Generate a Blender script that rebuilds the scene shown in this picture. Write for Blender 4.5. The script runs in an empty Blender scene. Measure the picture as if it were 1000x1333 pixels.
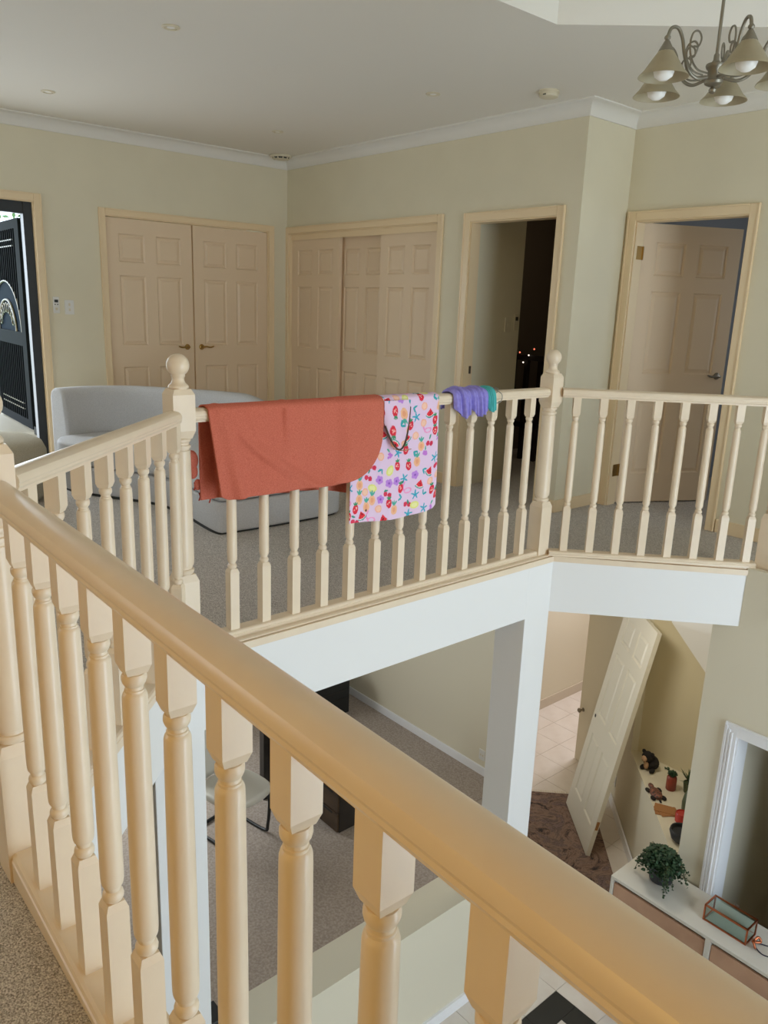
import bpy, bmesh, math, random
import numpy as np
from mathutils import Vector, Matrix
PI = math.pi
random.seed(4)
rng = np.random.default_rng(7)
S = bpy.context.scene
COL = S.collection

# ------------------------------------------------------------------ camera
cam_d = bpy.data.cameras.new('camera'); cam = bpy.data.objects.new('camera', cam_d); COL.objects.link(cam)
CX, CU, CW = Vector((.6499, .7592, .0357)), Vector((-.2138, .1376, .9671)), Vector((-.7294, .6361, -.2517))
CW.normalize(); CX = (CX - CW*CX.dot(CW)).normalized(); CU = CX.cross(CW)
mw = Matrix((CX, CU, -CW)).transposed().to_4x4(); mw.translation = (0, 0, 1.3967)
cam.matrix_world = mw
cam_d.sensor_fit = 'VERTICAL'; cam_d.sensor_height = 24; cam_d.lens = 1028.36*24/1333
cam_d.clip_start = .02
S.camera = cam

# ------------------------------------------------------------------ world, lights, exposure
w = bpy.data.worlds.new('world'); S.world = w; w.use_nodes = True
bg = w.node_tree.nodes['Background']; bg.inputs[0].default_value = (.72, .86, 1, 1); bg.inputs[1].default_value = 3.8
S.view_settings.view_transform = 'Standard'; S.view_settings.look = 'None'
S.view_settings.gamma = 1; S.view_settings.use_curve_mapping = False
S.view_settings.exposure = 0.0
S.cycles.max_bounces = 8; S.cycles.diffuse_bounces = 6

def area(name, loc, target, sx, sy, power, col):
    d = bpy.data.lights.new(name, 'AREA'); d.shape = 'RECTANGLE'; d.size = sx; d.size_y = sy
    d.energy = power; d.color = col
    o = bpy.data.objects.new(name, d); COL.objects.link(o); o.location = loc
    o.rotation_euler = (Vector(target)-Vector(loc)).to_track_quat('-Z', 'Y').to_euler()
    return o
# daylight through the tall window of the void, the window behind the landing, the open front door
area('void_window_daylight', (2.72, 2.9, -.1), (-2.6, 2.6, -.2), 2.1, 4.6, 88, (.76, .89, 1))
area('entry_daylight', (-7.05, 1.68, 1.1), (-3, 1.9, .8), .8, 1.9, 25, (.84, .92, 1))
area('lower_window_daylight', (-6.95, 2.4, -1.7), (-3, 3, -2.6), 1.6, 1.3, 62, (.92, .97, 1))
area('hall_lamp', (-4.2, 7.2, -.34), (-4.2, 7.2, -3), .5, .5, 33, (.97, .93, 1))
area('stair_fill', (-2.95, 4.55, -.34), (-2.9, 5.0, -3), .4, .4, 9, (1, .94, .80))  # added fill under the slab, no real fitting; lights leaning door, half wall, rug
area('bedroom_window_daylight', (-1.25, 7.0, 1.5), (-2.5, 5.2, 1), .9, 1.2, 9, (.82, .90, 1))
area('lower_room_daylight', (-.9, 6.6, -1.5), (-1.4, 4.4, -2.1), .7, 1.3, 8, (.9, .92, 1))
area('landing_warm_fill', (-.3, -1.3, 2.69), (-.6, .3, .6), .5, .5, 12, (1, .54, .09))  # added warm fill behind the camera, gives the near rail its amber tone
area('landing_low_fill', (-.8, -1.9, 1.2), (-.8, .5, .6), .8, .8, 8, (1, .64, .20))  # second added warm fill, lower down and unseen, for the near balusters
area('dark_room_fill', (-4.3, 5.9, 2.6), (-4.4, 6.1, 0), .3, .3, 1.6, (1, .80, .55))  # added weak fill that lifts the black behind the dark doorway

# ------------------------------------------------------------------ materials
def s2l(c): return tuple((v/255/12.92 if v/255 <= .04045 else ((v/255+.055)/1.055)**2.4) for v in c)
def mat(name, rgb, rough=.5, metal=0., noise=None, bump=None, spec=.5, **kw):
    m = bpy.data.materials.new(name); m.use_nodes = True; nt = m.node_tree; b = nt.nodes['Principled BSDF']
    c = s2l(rgb)
    b.inputs['Roughness'].default_value = rough; b.inputs['Metallic'].default_value = metal
    b.inputs['Specular IOR Level'].default_value = spec
    tc = nt.nodes.new('ShaderNodeTexCoord')
    if noise:
        sc, rgb2 = noise[0], s2l(noise[1]); det = noise[2] if len(noise) > 2 else 4
        n = nt.nodes.new('ShaderNodeTexNoise'); n.inputs['Scale'].default_value = sc; n.inputs['Detail'].default_value = det
        nt.links.new(tc.outputs['Object'], n.inputs['Vector'])
        r = nt.nodes.new('ShaderNodeValToRGB'); r.color_ramp.elements[0].position = .35; r.color_ramp.elements[1].position = .65
        r.color_ramp.elements[0].color = (*c, 1); r.color_ramp.elements[1].color = (*rgb2, 1)
        nt.links.new(n.outputs['Fac'], r.inputs['Fac']); nt.links.new(r.outputs['Color'], b.inputs['Base Color'])
    else:
        b.inputs['Base Color'].default_value = (*c, 1)
    if bump:
        n2 = nt.nodes.new('ShaderNodeTexNoise'); n2.inputs['Scale'].default_value = bump[0]; n2.inputs['Detail'].default_value = 3
        nt.links.new(tc.outputs['Object'], n2.inputs['Vector'])
        bp = nt.nodes.new('ShaderNodeBump'); bp.inputs['Strength'].default_value = bump[1]; bp.inputs['Distance'].default_value = .004
        nt.links.new(n2.outputs['Fac'], bp.inputs['Height']); nt.links.new(bp.outputs['Normal'], b.inputs['Normal'])
    for k, v in kw.items():
        b.inputs[k.replace('_', ' ')].default_value = v
    return m
M = {}
M['wall'] = mat('wall_paint', (222, 213, 186), .6, noise=(3, (219, 210, 183)), bump=(180, .08))
M['wall_low'] = mat('lower_wall_paint', (222, 214, 192), .6, bump=(180, .08))
M['ceiling'] = mat('ceiling_paint', (229, 224, 213), .8, bump=(120, .05))
M['cornice'] = mat('cornice_plaster', (226, 222, 212), .7)
M['fascia'] = mat('white_fascia_paint', (236, 235, 233), .6)
M['cream'] = mat('cream_gloss_paint', (234, 216, 190), .30, noise=(14, (231, 212, 186)), bump=(60, .05))
M['trimc'] = mat('cream_architrave_paint', (232, 208, 168), .35)
M['doorc'] = mat('cream_door_paint', (226, 202, 170), .4, bump=(90, .06))
M['doorw'] = mat('white_door_paint', (228, 222, 205), .4, bump=(90, .06))
M['white'] = mat('white_gloss_paint', (238, 238, 240), .35)
M['carpet'] = mat('carpet_pile', (138, 130, 122), .95, noise=(280, (234, 228, 221), 4), bump=(260, 1.0), spec=.1)
M['carpet_low'] = mat('lower_carpet_pile', (160, 148, 138), .95, noise=(60, (186, 174, 164), 8), bump=(240, 1.0), spec=.1)
M['niche'] = mat('warm_niche_paint', (222, 211, 180), .6)
M['tile'] = mat('cream_floor_tile', (226, 218, 208), .3, noise=(6, (218, 208, 196)))
M['grout'] = mat('tile_grout', (168, 158, 146), .9)
M['black_tile'] = mat('black_floor_tile', (34, 36, 34), .35)
M['sofa'] = mat('pale_boucle_fabric', (208, 208, 209), .95, noise=(160, (195, 195, 196)), bump=(260, .8), spec=.1)
M['ottoman'] = mat('oatmeal_boucle_fabric', (190, 183, 164), .95, noise=(160, (176, 168, 150)), bump=(220, .8), spec=.1)
M['brass'] = mat('aged_brass', (176, 142, 84), .3, 1.)
M['nickel'] = mat('antique_nickel', (150, 142, 128), .35, 1.)
M['pewter'] = mat('brushed_pewter', (142, 136, 122), .45, .8)
M['black'] = mat('black_enamel', (26, 28, 28), .45)
M['blackwood'] = mat('black_brown_wood', (40, 36, 33), .5, noise=(8, (52, 46, 42)))
M['walnut'] = mat('walnut_veneer', (84, 66, 48), .5, noise=(9, (64, 50, 37)))
M['orangewood'] = mat('reddish_wood', (160, 104, 72), .5, noise=(9, (140, 88, 60)))
M['oak'] = mat('light_oak_veneer', (196, 156, 128), .5, noise=(5, (182, 142, 116)))
M['leather'] = mat('white_leatherette', (214, 210, 198), .45)
M['coral'] = mat('coral_terry_cloth', (222, 128, 106), 1, noise=(260, (206, 108, 88), 8), bump=(420, .9), spec=.05)
M['coral_hem'] = mat('coral_hem', (170, 70, 60), 1, spec=.05)
M['purple'] = mat('periwinkle_jersey', (158, 150, 222), .85, noise=(60, (142, 132, 212)), spec=.2)
M['teal'] = mat('teal_jersey', (84, 182, 180), .85, spec=.2)
M['grey_cord'] = mat('grey_elastic', (150, 144, 138), .8)
M['navy'] = mat('dark_lining', (44, 42, 62), .9)
M['plastic'] = mat('white_plastic', (224, 222, 216), .4)
M['plastic_cream'] = mat('aged_white_plastic', (214, 204, 178), .45)
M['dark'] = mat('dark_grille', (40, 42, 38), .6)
M['shade'] = mat('frosted_amber_glass', (196, 184, 152), .5, noise=(18, (186, 174, 142)), Transmission_Weight=.35)
M['bulb'] = mat('opal_bulb_glass', (246, 244, 238), .35)
M['leaf'] = mat('dark_green_leaf', (50, 78, 48), .6, noise=(30, (38, 62, 38)))
M['leaf2'] = mat('olive_green_leaf', (72, 92, 58), .6)
M['stem'] = mat('plant_stem', (70, 78, 44), .7)
M['pot'] = mat('charcoal_pot', (48, 50, 54), .6)
M['board'] = mat('matt_white_laminate', (214, 209, 198), .5)
M['copper'] = mat('copper_frame', (190, 112, 78), .3, 1.)
M['glass'] = mat('clear_glass', (235, 245, 240), .03, Transmission_Weight=1.)
M['red_clay'] = mat('red_brown_glaze', (150, 66, 46), .4, noise=(20, (130, 54, 38)))
M['red'] = mat('red_glaze', (178, 56, 48), .35)
M['olive'] = mat('olive_glaze', (78, 88, 60), .4)
M['kraft'] = mat('kraft_card', (166, 116, 70), .9)
M['turtle'] = mat('patterned_turtle_paint', (44, 40, 38), .5, noise=(70, (150, 92, 72), 2))
M['plush_dark'] = mat('black_plush', (38, 34, 32), 1, bump=(200, .8))
M['plush_tan'] = mat('tan_plush', (196, 158, 124), 1, bump=(200, .8))
M['gate'] = mat('black_gate_metal', (16, 20, 24), .7, spec=.15)
M['gate_mesh'] = mat('blue_grey_mesh', (34, 46, 60), .8, spec=.15)
M['timber'] = mat('porch_soffit_paint', (214, 200, 170), .7)
M['porch'] = mat('pale_porch_tile', (208, 196, 178), .6)
M['bark'] = mat('tree_bark', (96, 80, 62), .9)
M['tree_leaf'] = mat('tree_foliage', (96, 130, 70), .7, noise=(3, (70, 104, 52)))
def emat(name, rgb, st):
    m = mat(name, rgb, .5); b = m.node_tree.nodes['Principled BSDF']
    b.inputs['Emission Color'].default_value = (*s2l(rgb), 1); b.inputs['Emission Strength'].default_value = st; return m
M['led_red'] = emat('red_led', (255, 120, 90), 2); M['led_white'] = emat('white_led', (255, 240, 220), 2)
def rug_mat():
    m = bpy.data.materials.new('worn_rug_weave'); m.use_nodes = True; nt = m.node_tree; b = nt.nodes['Principled BSDF']
    b.inputs['Roughness'].default_value = .95; b.inputs['Specular IOR Level'].default_value = .1
    tc = nt.nodes.new('ShaderNodeTexCoord'); n = nt.nodes.new('ShaderNodeTexNoise')
    n.inputs['Scale'].default_value = 4.2; n.inputs['Detail'].default_value = 9; n.inputs['Roughness'].default_value = .76; n.inputs['Distortion'].default_value = 1.4
    nt.links.new(tc.outputs['Object'], n.inputs['Vector']); r = nt.nodes.new('ShaderNodeValToRGB'); cr = r.color_ramp
    cr.elements[0].position = .30; cr.elements[0].color = (*s2l((40, 42, 48)), 1)
    cr.elements[1].position = .70; cr.elements[1].color = (*s2l((206, 190, 176)), 1)
    for p, c in ((.40, (70, 64, 64)), (.45, (128, 104, 92)), (.50, (150, 126, 112)), (.54, (92, 80, 78)), (.58, (146, 122, 116)), (.63, (74, 70, 72)), (.68, (132, 106, 98))):
        e = cr.elements.new(p); e.color = (*s2l(c), 1)
    nt.links.new(n.outputs['Fac'], r.inputs['Fac']); nt.links.new(r.outputs['Color'], b.inputs['Base Color']); return m
M['rug'] = rug_mat()
def attr_mat():
    m = bpy.data.materials.new('fruit_print_terry'); m.use_nodes = True; nt = m.node_tree; b = nt.nodes['Principled BSDF']
    a = nt.nodes.new('ShaderNodeAttribute'); a.attribute_name = 'print'; nt.links.new(a.outputs['Color'], b.inputs['Base Color'])
    b.inputs['Roughness'].default_value = 1; b.inputs['Specular IOR Level'].default_value = .05
    return m
M['print'] = attr_mat()

# ------------------------------------------------------------------ mesh helpers
def wloc(o):
    v = Vector((0, 0, 0))
    while o is not None: v += o.location; o = o.parent
    return v
class MB:
    def __init__(s): s.v = []; s.f = []; s.sm = []
    def add(s, vs, fs):
        n = len(s.v); s.v += [tuple(p) for p in vs]; s.f += [tuple(i+n for i in f) for f in fs]; return s
    def box(s, x0, x1, y0, y1, z0, z1, rot=None):
        vs = [(x, y, z) for x in (x0, x1) for y in (y0, y1) for z in (z0, z1)]
        return s.add(vs, [(0, 1, 3, 2), (4, 6, 7, 5), (0, 4, 5, 1), (2, 3, 7, 6), (0, 2, 6, 4), (1, 5, 7, 3)])
    def prism(s, poly, z0, z1):
        n = len(poly); vs = [(x, y, z0) for x, y in poly]+[(x, y, z1) for x, y in poly]
        return s.add(vs, [tuple(range(n))[::-1], tuple(range(n, 2*n))]+[(i, (i+1) % n, n+(i+1) % n, n+i) for i in range(n)])
    def frustum(s, c, h0, z0, h1, z1):
        vs = [(c[0]+a*h, c[1]+b*h, z) for h, z in ((h0, z0), (h1, z1)) for a, b in ((-1, -1), (1, -1), (1, 1), (-1, 1))]
        return s.add(vs, [(3, 2, 1, 0), (4, 5, 6, 7)]+[(i, (i+1) % 4, 4+(i+1) % 4, 4+i) for i in range(4)])
    def lathe(s, c, prof, seg=16, axis='z'):
        vs = []; fs = []
        for r, z in prof:
            for k in range(seg):
                a = 2*PI*k/seg; p = (r*math.cos(a), r*math.sin(a), z)
                if axis == 'x': p = (p[2], p[0], p[1])
                if axis == 'y': p = (p[1], p[2], p[0])
                vs.append((c[0]+p[0], c[1]+p[1], c[2]+p[2]))
        for i in range(len(prof)-1):
            for k in range(seg):
                k2 = (k+1) % seg; fs.append((i*seg+k, i*seg+k2, (i+1)*seg+k2, (i+1)*seg+k))
        s.sm.append((len(s.f), len(s.f)+len(fs)))
        fs.append(tuple(range(seg))[::-1]); n = (len(prof)-1)*seg; fs.append(tuple(range(n, n+seg)))
        return s.add(vs, fs)
    def sweep(s, pts, prof, up=(0, 0, 1), closed=False):
        """open profile loop (u sideways, v up) swept along pts with mitred corners"""
        pts = [Vector(p) for p in pts]; up = Vector(up); n = len(prof); vs = []; N = len(pts)
        for i, p in enumerate(pts):
            if closed: a, b = pts[i-1], pts[(i+1) % N]; d1 = (p-a).normalized(); d2 = (b-p).normalized()
            else:
                d1 = (p-pts[i-1]).normalized() if i else (pts[1]-p).normalized()
                d2 = (pts[i+1]-p).normalized() if i < N-1 else d1
            s1 = d1.cross(up).normalized(); s2 = d2.cross(up).normalized(); m = (s1+s2).normalized(); k = 1/max(.35, m.dot(s1))
            for u, v in prof: vs.append(p+m*(u*k)+up*v)
        fs = []
        for i in range(N if closed else N-1):
            j = (i+1) % N
            for k in range(n): k2 = (k+1) % n; fs.append((i*n+k, i*n+k2, j*n+k2, j*n+k))
        if not closed: fs += [tuple(range(n))[::-1], tuple(range((N-1)*n, N*n))]
        return s.add(vs, fs)
    def tube(s, pts, r, seg=8, closed=False):
        pts = [Vector(p) for p in pts]; N = len(pts); vs = []; fs = []
        rr = r if isinstance(r, (list, tuple)) else [r]*N
        t0 = (pts[1]-pts[0]).normalized(); u = t0.orthogonal().normalized()
        for i, p in enumerate(pts):
            a = pts[i-1] if (i or closed) else pts[i]; b = pts[(i+1) % N] if (i < N-1 or closed) else pts[i]
            t = (b-a).normalized(); u = (u-t*u.dot(t)).normalized(); v = t.cross(u)
            for k in range(seg):
                q = 2*PI*k/seg; vs.append(p+(u*math.cos(q)+v*math.sin(q))*rr[i])
        for i in range(N if closed else N-1):
            j = (i+1) % N
            for k in range(seg): k2 = (k+1) % seg; fs.append((i*seg+k, i*seg+k2, j*seg+k2, j*seg+k))
        if not closed: fs += [tuple(range(seg))[::-1], tuple(range((N-1)*seg, N*seg))]
        return s.add(vs, fs)
    def ball(s, c, r, seg=14, rings=9, sq=(1, 1, 1)):
        prof = [(max(1e-4, math.sin(PI*i/rings)), -math.cos(PI*i/rings)) for i in range(rings+1)]
        b = MB().lathe((0, 0, 0), prof, seg)
        return s.add([(c[0]+x*r*sq[0], c[1]+y*r*sq[1], c[2]+z*r*sq[2]) for x, y, z in b.v], b.f)
    def xf(s, m): s.v = [tuple(m @ Vector(p)) for p in s.v]; return s
    def mesh(s, name, m, smooth=False):
        me = bpy.data.meshes.new(name); me.from_pydata(s.v, [], s.f); me.update()
        bm = bmesh.new(); bm.from_mesh(me); bmesh.ops.recalc_face_normals(bm, faces=bm.faces); bm.to_mesh(me); bm.free()
        me.materials.append(m)
        if smooth:
            me.polygons.foreach_set('use_smooth', [True]*len(me.polygons))
        return me
    def split_mesh(s, name, m):
        me = s.mesh(name, m); fl = np.zeros(len(me.polygons), bool)
        for a, b in s.sm: fl[a:b] = True
        me.polygons.foreach_set('use_smooth', fl); me.set_sharp_from_angle(angle=math.radians(28)); return me
    def build(s, name, m, parent=None, smooth=False, bevel=0, segs=2, angle=None):
        if parent is not None: L = wloc(parent)
        else:
            a = np.array(s.v); L = Vector((float((a[:, 0].min()+a[:, 0].max())/2), float((a[:, 1].min()+a[:, 1].max())/2), float(a[:, 2].min())))
        s.v = [(p[0]-L.x, p[1]-L.y, p[2]-L.z) for p in s.v]
        me = s.mesh(name, m, smooth)
        if smooth and angle: me.set_sharp_from_angle(angle=math.radians(angle))
        o = bpy.data.objects.new(name, me); COL.objects.link(o)
        if parent is not None: o.parent = parent
        else: o.location = L
        if bevel:
            b = o.modifiers.new('bevel', 'BEVEL'); b.width = bevel; b.segments = segs; b.limit_method = 'ANGLE'; b.angle_limit = .6
        return o
def tag(o, label=None, cat=None, group=None, kind=None):
    if label: o['label'] = label
    if cat: o['category'] = cat
    if group: o['group'] = group
    if kind: o['kind'] = kind
    return o
def thing(name, loc, label, cat, group=None, kind=None):
    o = bpy.data.objects.new(name, None); COL.objects.link(o); o.location = loc; o.empty_display_size = .05
    return tag(o, label, cat, group, kind)
def part(name, me, parent, loc=(0, 0, 0), rz=0):
    o = bpy.data.objects.new(name, me); COL.objects.link(o); o.parent = parent; o.location = loc; o.rotation_euler = (0, 0, rz); return o
def cyl(c, r, z0, z1, seg=16): return MB().lathe(c, [(r, z0), (r, z1)], seg)
def bez(pts, n=24):
    P = [Vector(p) for p in pts]; P = [P[0]*2-P[1]]+P+[P[-1]*2-P[-2]]; out = []; k = len(P)-3
    for i in range(k):
        for j in range(n//k+1):
            t = j/(n//k+1); a, b, c, d = P[i:i+4]
            out.append(.5*((2*b)+(c-a)*t+(2*a-5*b+4*c-d)*t*t+(3*b-a-3*c+d)*t**3))
    out.append(P[-2]); return out

# ------------------------------------------------------------------ structure
XA, YB, XC, YD = -6.818, 4.559, -3.37, 5.09
ZC, ZL, ZS = 2.713, -3.0, -.295                       # ceiling, lower floor, underside of the slab
def struct(o, label, cat): return tag(o, label, cat, kind='structure')
def wall_x(mb, x0, x1, y0, y1, z0, z1, holes):        # wall slab between x0,x1 running along y with holes (ya,yb,za,zb)
    ys = y0
    for ya, yb, za, zb in sorted(holes):
        if ya > ys: mb.box(x0, x1, ys, ya, z0, z1)
        if za > z0: mb.box(x0, x1, ya, yb, z0, za)
        if zb < z1: mb.box(x0, x1, ya, yb, zb, z1)
        ys = yb
    if ys < y1: mb.box(x0, x1, ys, y1, z0, z1)
    return mb
def wall_y(mb, y0, y1, x0, x1, z0, z1, holes):
    xs = x0
    for xa, xb, za, zb in sorted(holes):
        if xa > xs: mb.box(xs, xa, y0, y1, z0, z1)
        if za > z0: mb.box(xa, xb, y0, y1, z0, za)
        if zb < z1: mb.box(xa, xb, y0, y1, zb, z1)
        xs = xb
    if xs < x1: mb.box(xs, x1, y0, y1, z0, z1)
    return mb
XR, YF = 2.5, -2.3                                    # right outer wall, front outer wall
H = .035
# void outline at the fascia
VO = [(-1.88, .535), (-2.62, 1.275), (-2.62, 3.60), (-1.82, 4.32), (XR, 4.32), (XR, .535)]
fl = MB()
fl.box(XA, -2.64, YF, YB, ZS, 0); fl.box(-2.64, XR, YF, .515, ZS, 0)
fl.prism([(-2.64, .515), (-1.88, .515), (-2.64, 1.275)], ZS, 0)
fl.prism([(-2.64, 3.60), (-1.82, 4.34), (-2.64, 4.34)], ZS, 0)
fl.box(-2.64, XR, 4.34, 7.6, ZS, 0); fl.box(XA, -2.64, YB, 7.6, ZS, 0)
struct(fl.build('floor', M['carpet']), 'brown grey carpeted upper landing floor around the void', 'floor')
struct(MB().box(-5.3, -1.9, 7.6, 9.0, ZS, -.1).build('ceiling', M['ceiling']), 'flat ceiling over the rear of the lower hall', 'ceiling')
f2 = MB(); f2.box(-7.2, XR, YF, 9.0, ZL-.1, ZL)
floor_low = struct(f2.build('floor', M['grout']), 'pale tiled floor of the lower storey', 'floor')
# cream tiles in real joints
T = .3195; gx, gy = -2.425, 3.80
tme = MB().box(.0015, T-.0015, .0015, T-.0015, 0, .005).mesh('tile', M['tile'])
L0 = wloc(floor_low)
cnt = 0
for i in range(-9, 9):
    for j in range(-8, 13):
        x, y = gx+i*T, gy+j*T
        if i >= 0 and -3 <= j < 0 and i < 3: continue
        vis = (y > 3.9 and y < 7.7 and x > -5.0 and x < -2.1 and not (x < -4.3 and y < 5.25) and not (x < -2.9 and y < 4.2)) or (1.8 < y < 4.3 and -2.8 < x < -1.0)
        if vis:
            part('tile', tme, floor_low, Vector((x, y, ZL))-L0); cnt += 1
bme = MB().box(.001, .158, .001, T-.001, 0, .0052).mesh('black_tile', M['black_tile'])
wme = MB().box(.001, .05, .001, .05, 0, .0054).mesh('small_tile', M['tile'])
for i in range(6):
    for j in range(3):
        part('black_tile', bme, floor_low, Vector((gx+i*.16, gy-(j+1)*T+.0, ZL))-L0)
for j in range(2): part('small_tile', wme, floor_low, Vector((gx+.165, gy-.21-j*.35, ZL+.0052))-L0)
fc = MB(); fc.box(XA, -2.87, YF, 3.5, ZL, ZL+.012); fc.box(XA, -4.2, 3.5, 5.28, ZL, ZL+.012); fc.box(-4.2, -2.87, 3.5, 4.3, ZL, ZL+.012)
struct(fc.build('floor', M['carpet_low']), 'grey brown carpet of the lower study beyond the low wall', 'floor')

cl = MB(); cl.box(XA-.2, -2.69, YF, 7.6, ZC, ZC+.12); cl.box(-2.69, XR, YF, .75, ZC, ZC+.12); cl.box(-2.69, XR, 4.0, 7.6, ZC, ZC+.12)
cl.prism([(-2.69, .75), (-2.0, .75), (-2.69, 1.45)], ZC, ZC+.12); cl.prism([(-2.69, 3.31), (-2.0, 4.0), (-2.69, 4.0)], ZC, ZC+.12)
struct(cl.build('ceiling', M['ceiling']), 'flat plaster ceiling above the landing with an angled recess', 'ceiling')
cr = MB(); cr.box(-2.8, XR, .65, 4.1, 3.42, 3.5)
struct(cr.build('ceiling', M['ceiling']), 'raised ceiling high above the stair void', 'ceiling')
rw = MB(); rec = [(-2.69, 3.31), (-2.0, 4.0), (XR, 4.0)]
for a, b in zip([(XR, .75), (-2.0, .75), (-2.69, 1.45)]+rec[:-1], [(-2.0, .75), (-2.69, 1.45), (-2.69, 3.31)]+rec[1:]):
    d = Vector((b[0]-a[0], b[1]-a[1])).normalized(); n = Vector((-d.y, d.x))*.06
    if (Vector(a)+n-Vector((-.5, 2.4))).length > (Vector(a)-Vector((-.5, 2.4))).length: n = -n
    n = n*.2; rw.prism([a, b, (b[0]+n.x, b[1]+n.y), (a[0]+n.x, a[1]+n.y)], ZC-.0015, 3.45)
struct(rw.build('wall_recess', M['ceiling']), 'pale upstand walls of the raised ceiling recess', 'wall')

# wall A (left)
mb = wall_x(MB(), XA-.12, XA, YF, YB, 0, ZC, [(1.2, 2.185, 0, 2.10), (2.743, 4.35, 0, 2.06)])
struct(mb.build('wall_left', M['wall']), 'pale cream wall with the front door opening and the double doors', 'wall')
struct(MB().box(XA-.7, XA-.66, 2.6, 4.5, 0, ZC).build('wall_cupboard', M['wall']), 'back wall of the cupboard behind the double doors', 'wall')
mb = wall_y(MB(), YB, YB+.12, XA-.12, XC-.12, 0, ZC, [(-6.79, -4.70, 0, 2.06), (-4.36, -3.55, 0, 2.035)])
mb.box(XC-.12, XC, YB, YD+.12, 0, ZC)
struct(mb.build('wall_back', M['wall']), 'cream back wall with the sliding wardrobe, the dark doorway and a return corner', 'wall')
struct(MB().box(-6.9, -4.6, YB+.66, YB+.7, 0, ZC).box(-4.68, -4.63, YB+.12, YB+.66, 0, ZC).build('wall_wardrobe', M['wall']), 'inner wall of the wardrobe behind the sliding doors', 'wall')
mb = wall_y(MB(), YD, YD+.12, XC, XR, 0, ZC, [(-3.29, -2.484, 0, 2.035)])
struct(mb.build('wall_far', M['wall']), 'cream wall right of the corner holding the open panelled door', 'wall')
mb = wall_x(MB(), XR, XR+.12, YF, 7.6, ZL, ZC+.8, [(1.8, 4.0, -2.6, 2.3)])
struct(mb.build('wall_right', M['wall']), 'outer wall of the void with the tall window, out of view', 'wall')
struct(MB().box(.55, .70, YF, 1.12, ZL, 3.45).build('wall_light_block', M['wall']), 'added wall beside the camera keeping window light off the near balustrade, out of view', 'wall')  # unseen blocker, added to shade the near balusters from the void window
mb = wall_y(MB(), YF-.12, YF, -7.2, XR+.12, ZL, ZC+.1, [(-5.6, -3.6, .75, 2.1)])
struct(mb.build('wall_front', M['wall']), 'landing wall behind the camera, out of view', 'wall')
struct(MB().box(XA-.12, XR, 7.5, 7.6, 0, ZC).build('wall_rear', M['wall']), 'far wall of the upstairs rooms', 'wall')
# dark room behind the doorway and bedroom behind the open door
struct(MB().box(-4.45, -4.36, YB+.12, 5.205, 0, ZC).build('wall_passage', M['wall']), 'short passage wall inside the dark doorway', 'wall')
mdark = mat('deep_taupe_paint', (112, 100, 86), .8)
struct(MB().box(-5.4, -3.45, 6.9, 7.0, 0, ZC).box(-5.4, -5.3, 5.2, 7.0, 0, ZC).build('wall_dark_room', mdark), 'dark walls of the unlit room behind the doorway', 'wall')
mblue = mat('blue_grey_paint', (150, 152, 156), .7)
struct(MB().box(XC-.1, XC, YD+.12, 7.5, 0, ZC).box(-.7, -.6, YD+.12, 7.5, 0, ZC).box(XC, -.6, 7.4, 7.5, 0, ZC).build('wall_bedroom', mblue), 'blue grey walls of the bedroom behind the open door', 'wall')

# cornice, architraves, baseboards
def cove(pts, name, label):
    prof = [(0, 0)]+[(.085-.07*math.sin(a)-.0, -.085+.07*math.cos(a)) if False else (.012+.075*(1-math.sin(a)), -.09+.078*(1-math.cos(a))) for a in [i*PI/2/6 for i in range(7)]][::-1]
    prof = [(0.0, 0.0), (.09, 0.0), (.09, -.008)]+[(.012+.070*(1-math.sin(t)), -.012-.068*(1-math.cos(t))) for t in [i*PI/12 for i in range(7)]]+[(.012, -.09), (0, -.09)]
    return struct(MB().sweep([(x, y, ZC) for x, y in pts], prof).build(name, M['cornice'], smooth=True, angle=25), label, 'cornice')
cove([(XA, YF), (XA, YB), (XC, YB), (XC, YD), (XR, YD)], 'trim_1', 'white coved cornice running around the landing ceiling')
def frame_y(x0, x1, zt, y, name, label, m='trimc', wd=.062, floor=0, dep=.016, face=-1, jamb=.1, left=True, right=True):
    t = thing(name, ((x0+x1)/2, y, floor), label, 'door frame', kind='structure')
    def strip(xa, xb, za, zb, inner, nm):
        b = MB().box(xa, xb, y-dep, y, za, zb)
        if nm == 'jamb_moulding': 
            e = .012; b.box(xa if inner > 0 else xb-e, xa+e if inner > 0 else xb, y-dep-.006, y-dep, za, zb)
        else: b.box(xa, xb, y-dep-.006, y-dep, zb-.012, zb)
        b.build(nm, M[m], t, bevel=.003)
    if left: strip(x0-wd, x0+.004, floor, zt+wd, 1, 'jamb_moulding')
    if right: strip(x1-.004, x1+wd, floor, zt+wd, -1, 'jamb_moulding')
    strip(x0+.004, x1-.004, zt-.004, zt+wd, 0, 'head_moulding')
    MB().box(x0-.002, x0+.012, y, y+jamb, floor, zt).box(x1-.012, x1+.002, y, y+jamb, floor, zt).box(x0+.012, x1-.012, y, y+jamb, zt-.012, zt+.002).build('lining', M[m], t)
    return t
frame_y(-6.785, -4.70, 2.05, YB, 'trim_2', 'cream architrave around the sliding wardrobe doors', wd=.055, right=True, left=True)
frame_y(-4.36, -3.55, 2.035, YB, 'trim_3', 'cream architrave of the dark open doorway', wd=.06)
frame_y(-3.29, -2.484, 2.035, YD, 'trim_4', 'cream architrave of the open panelled door', wd=.058)
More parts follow.
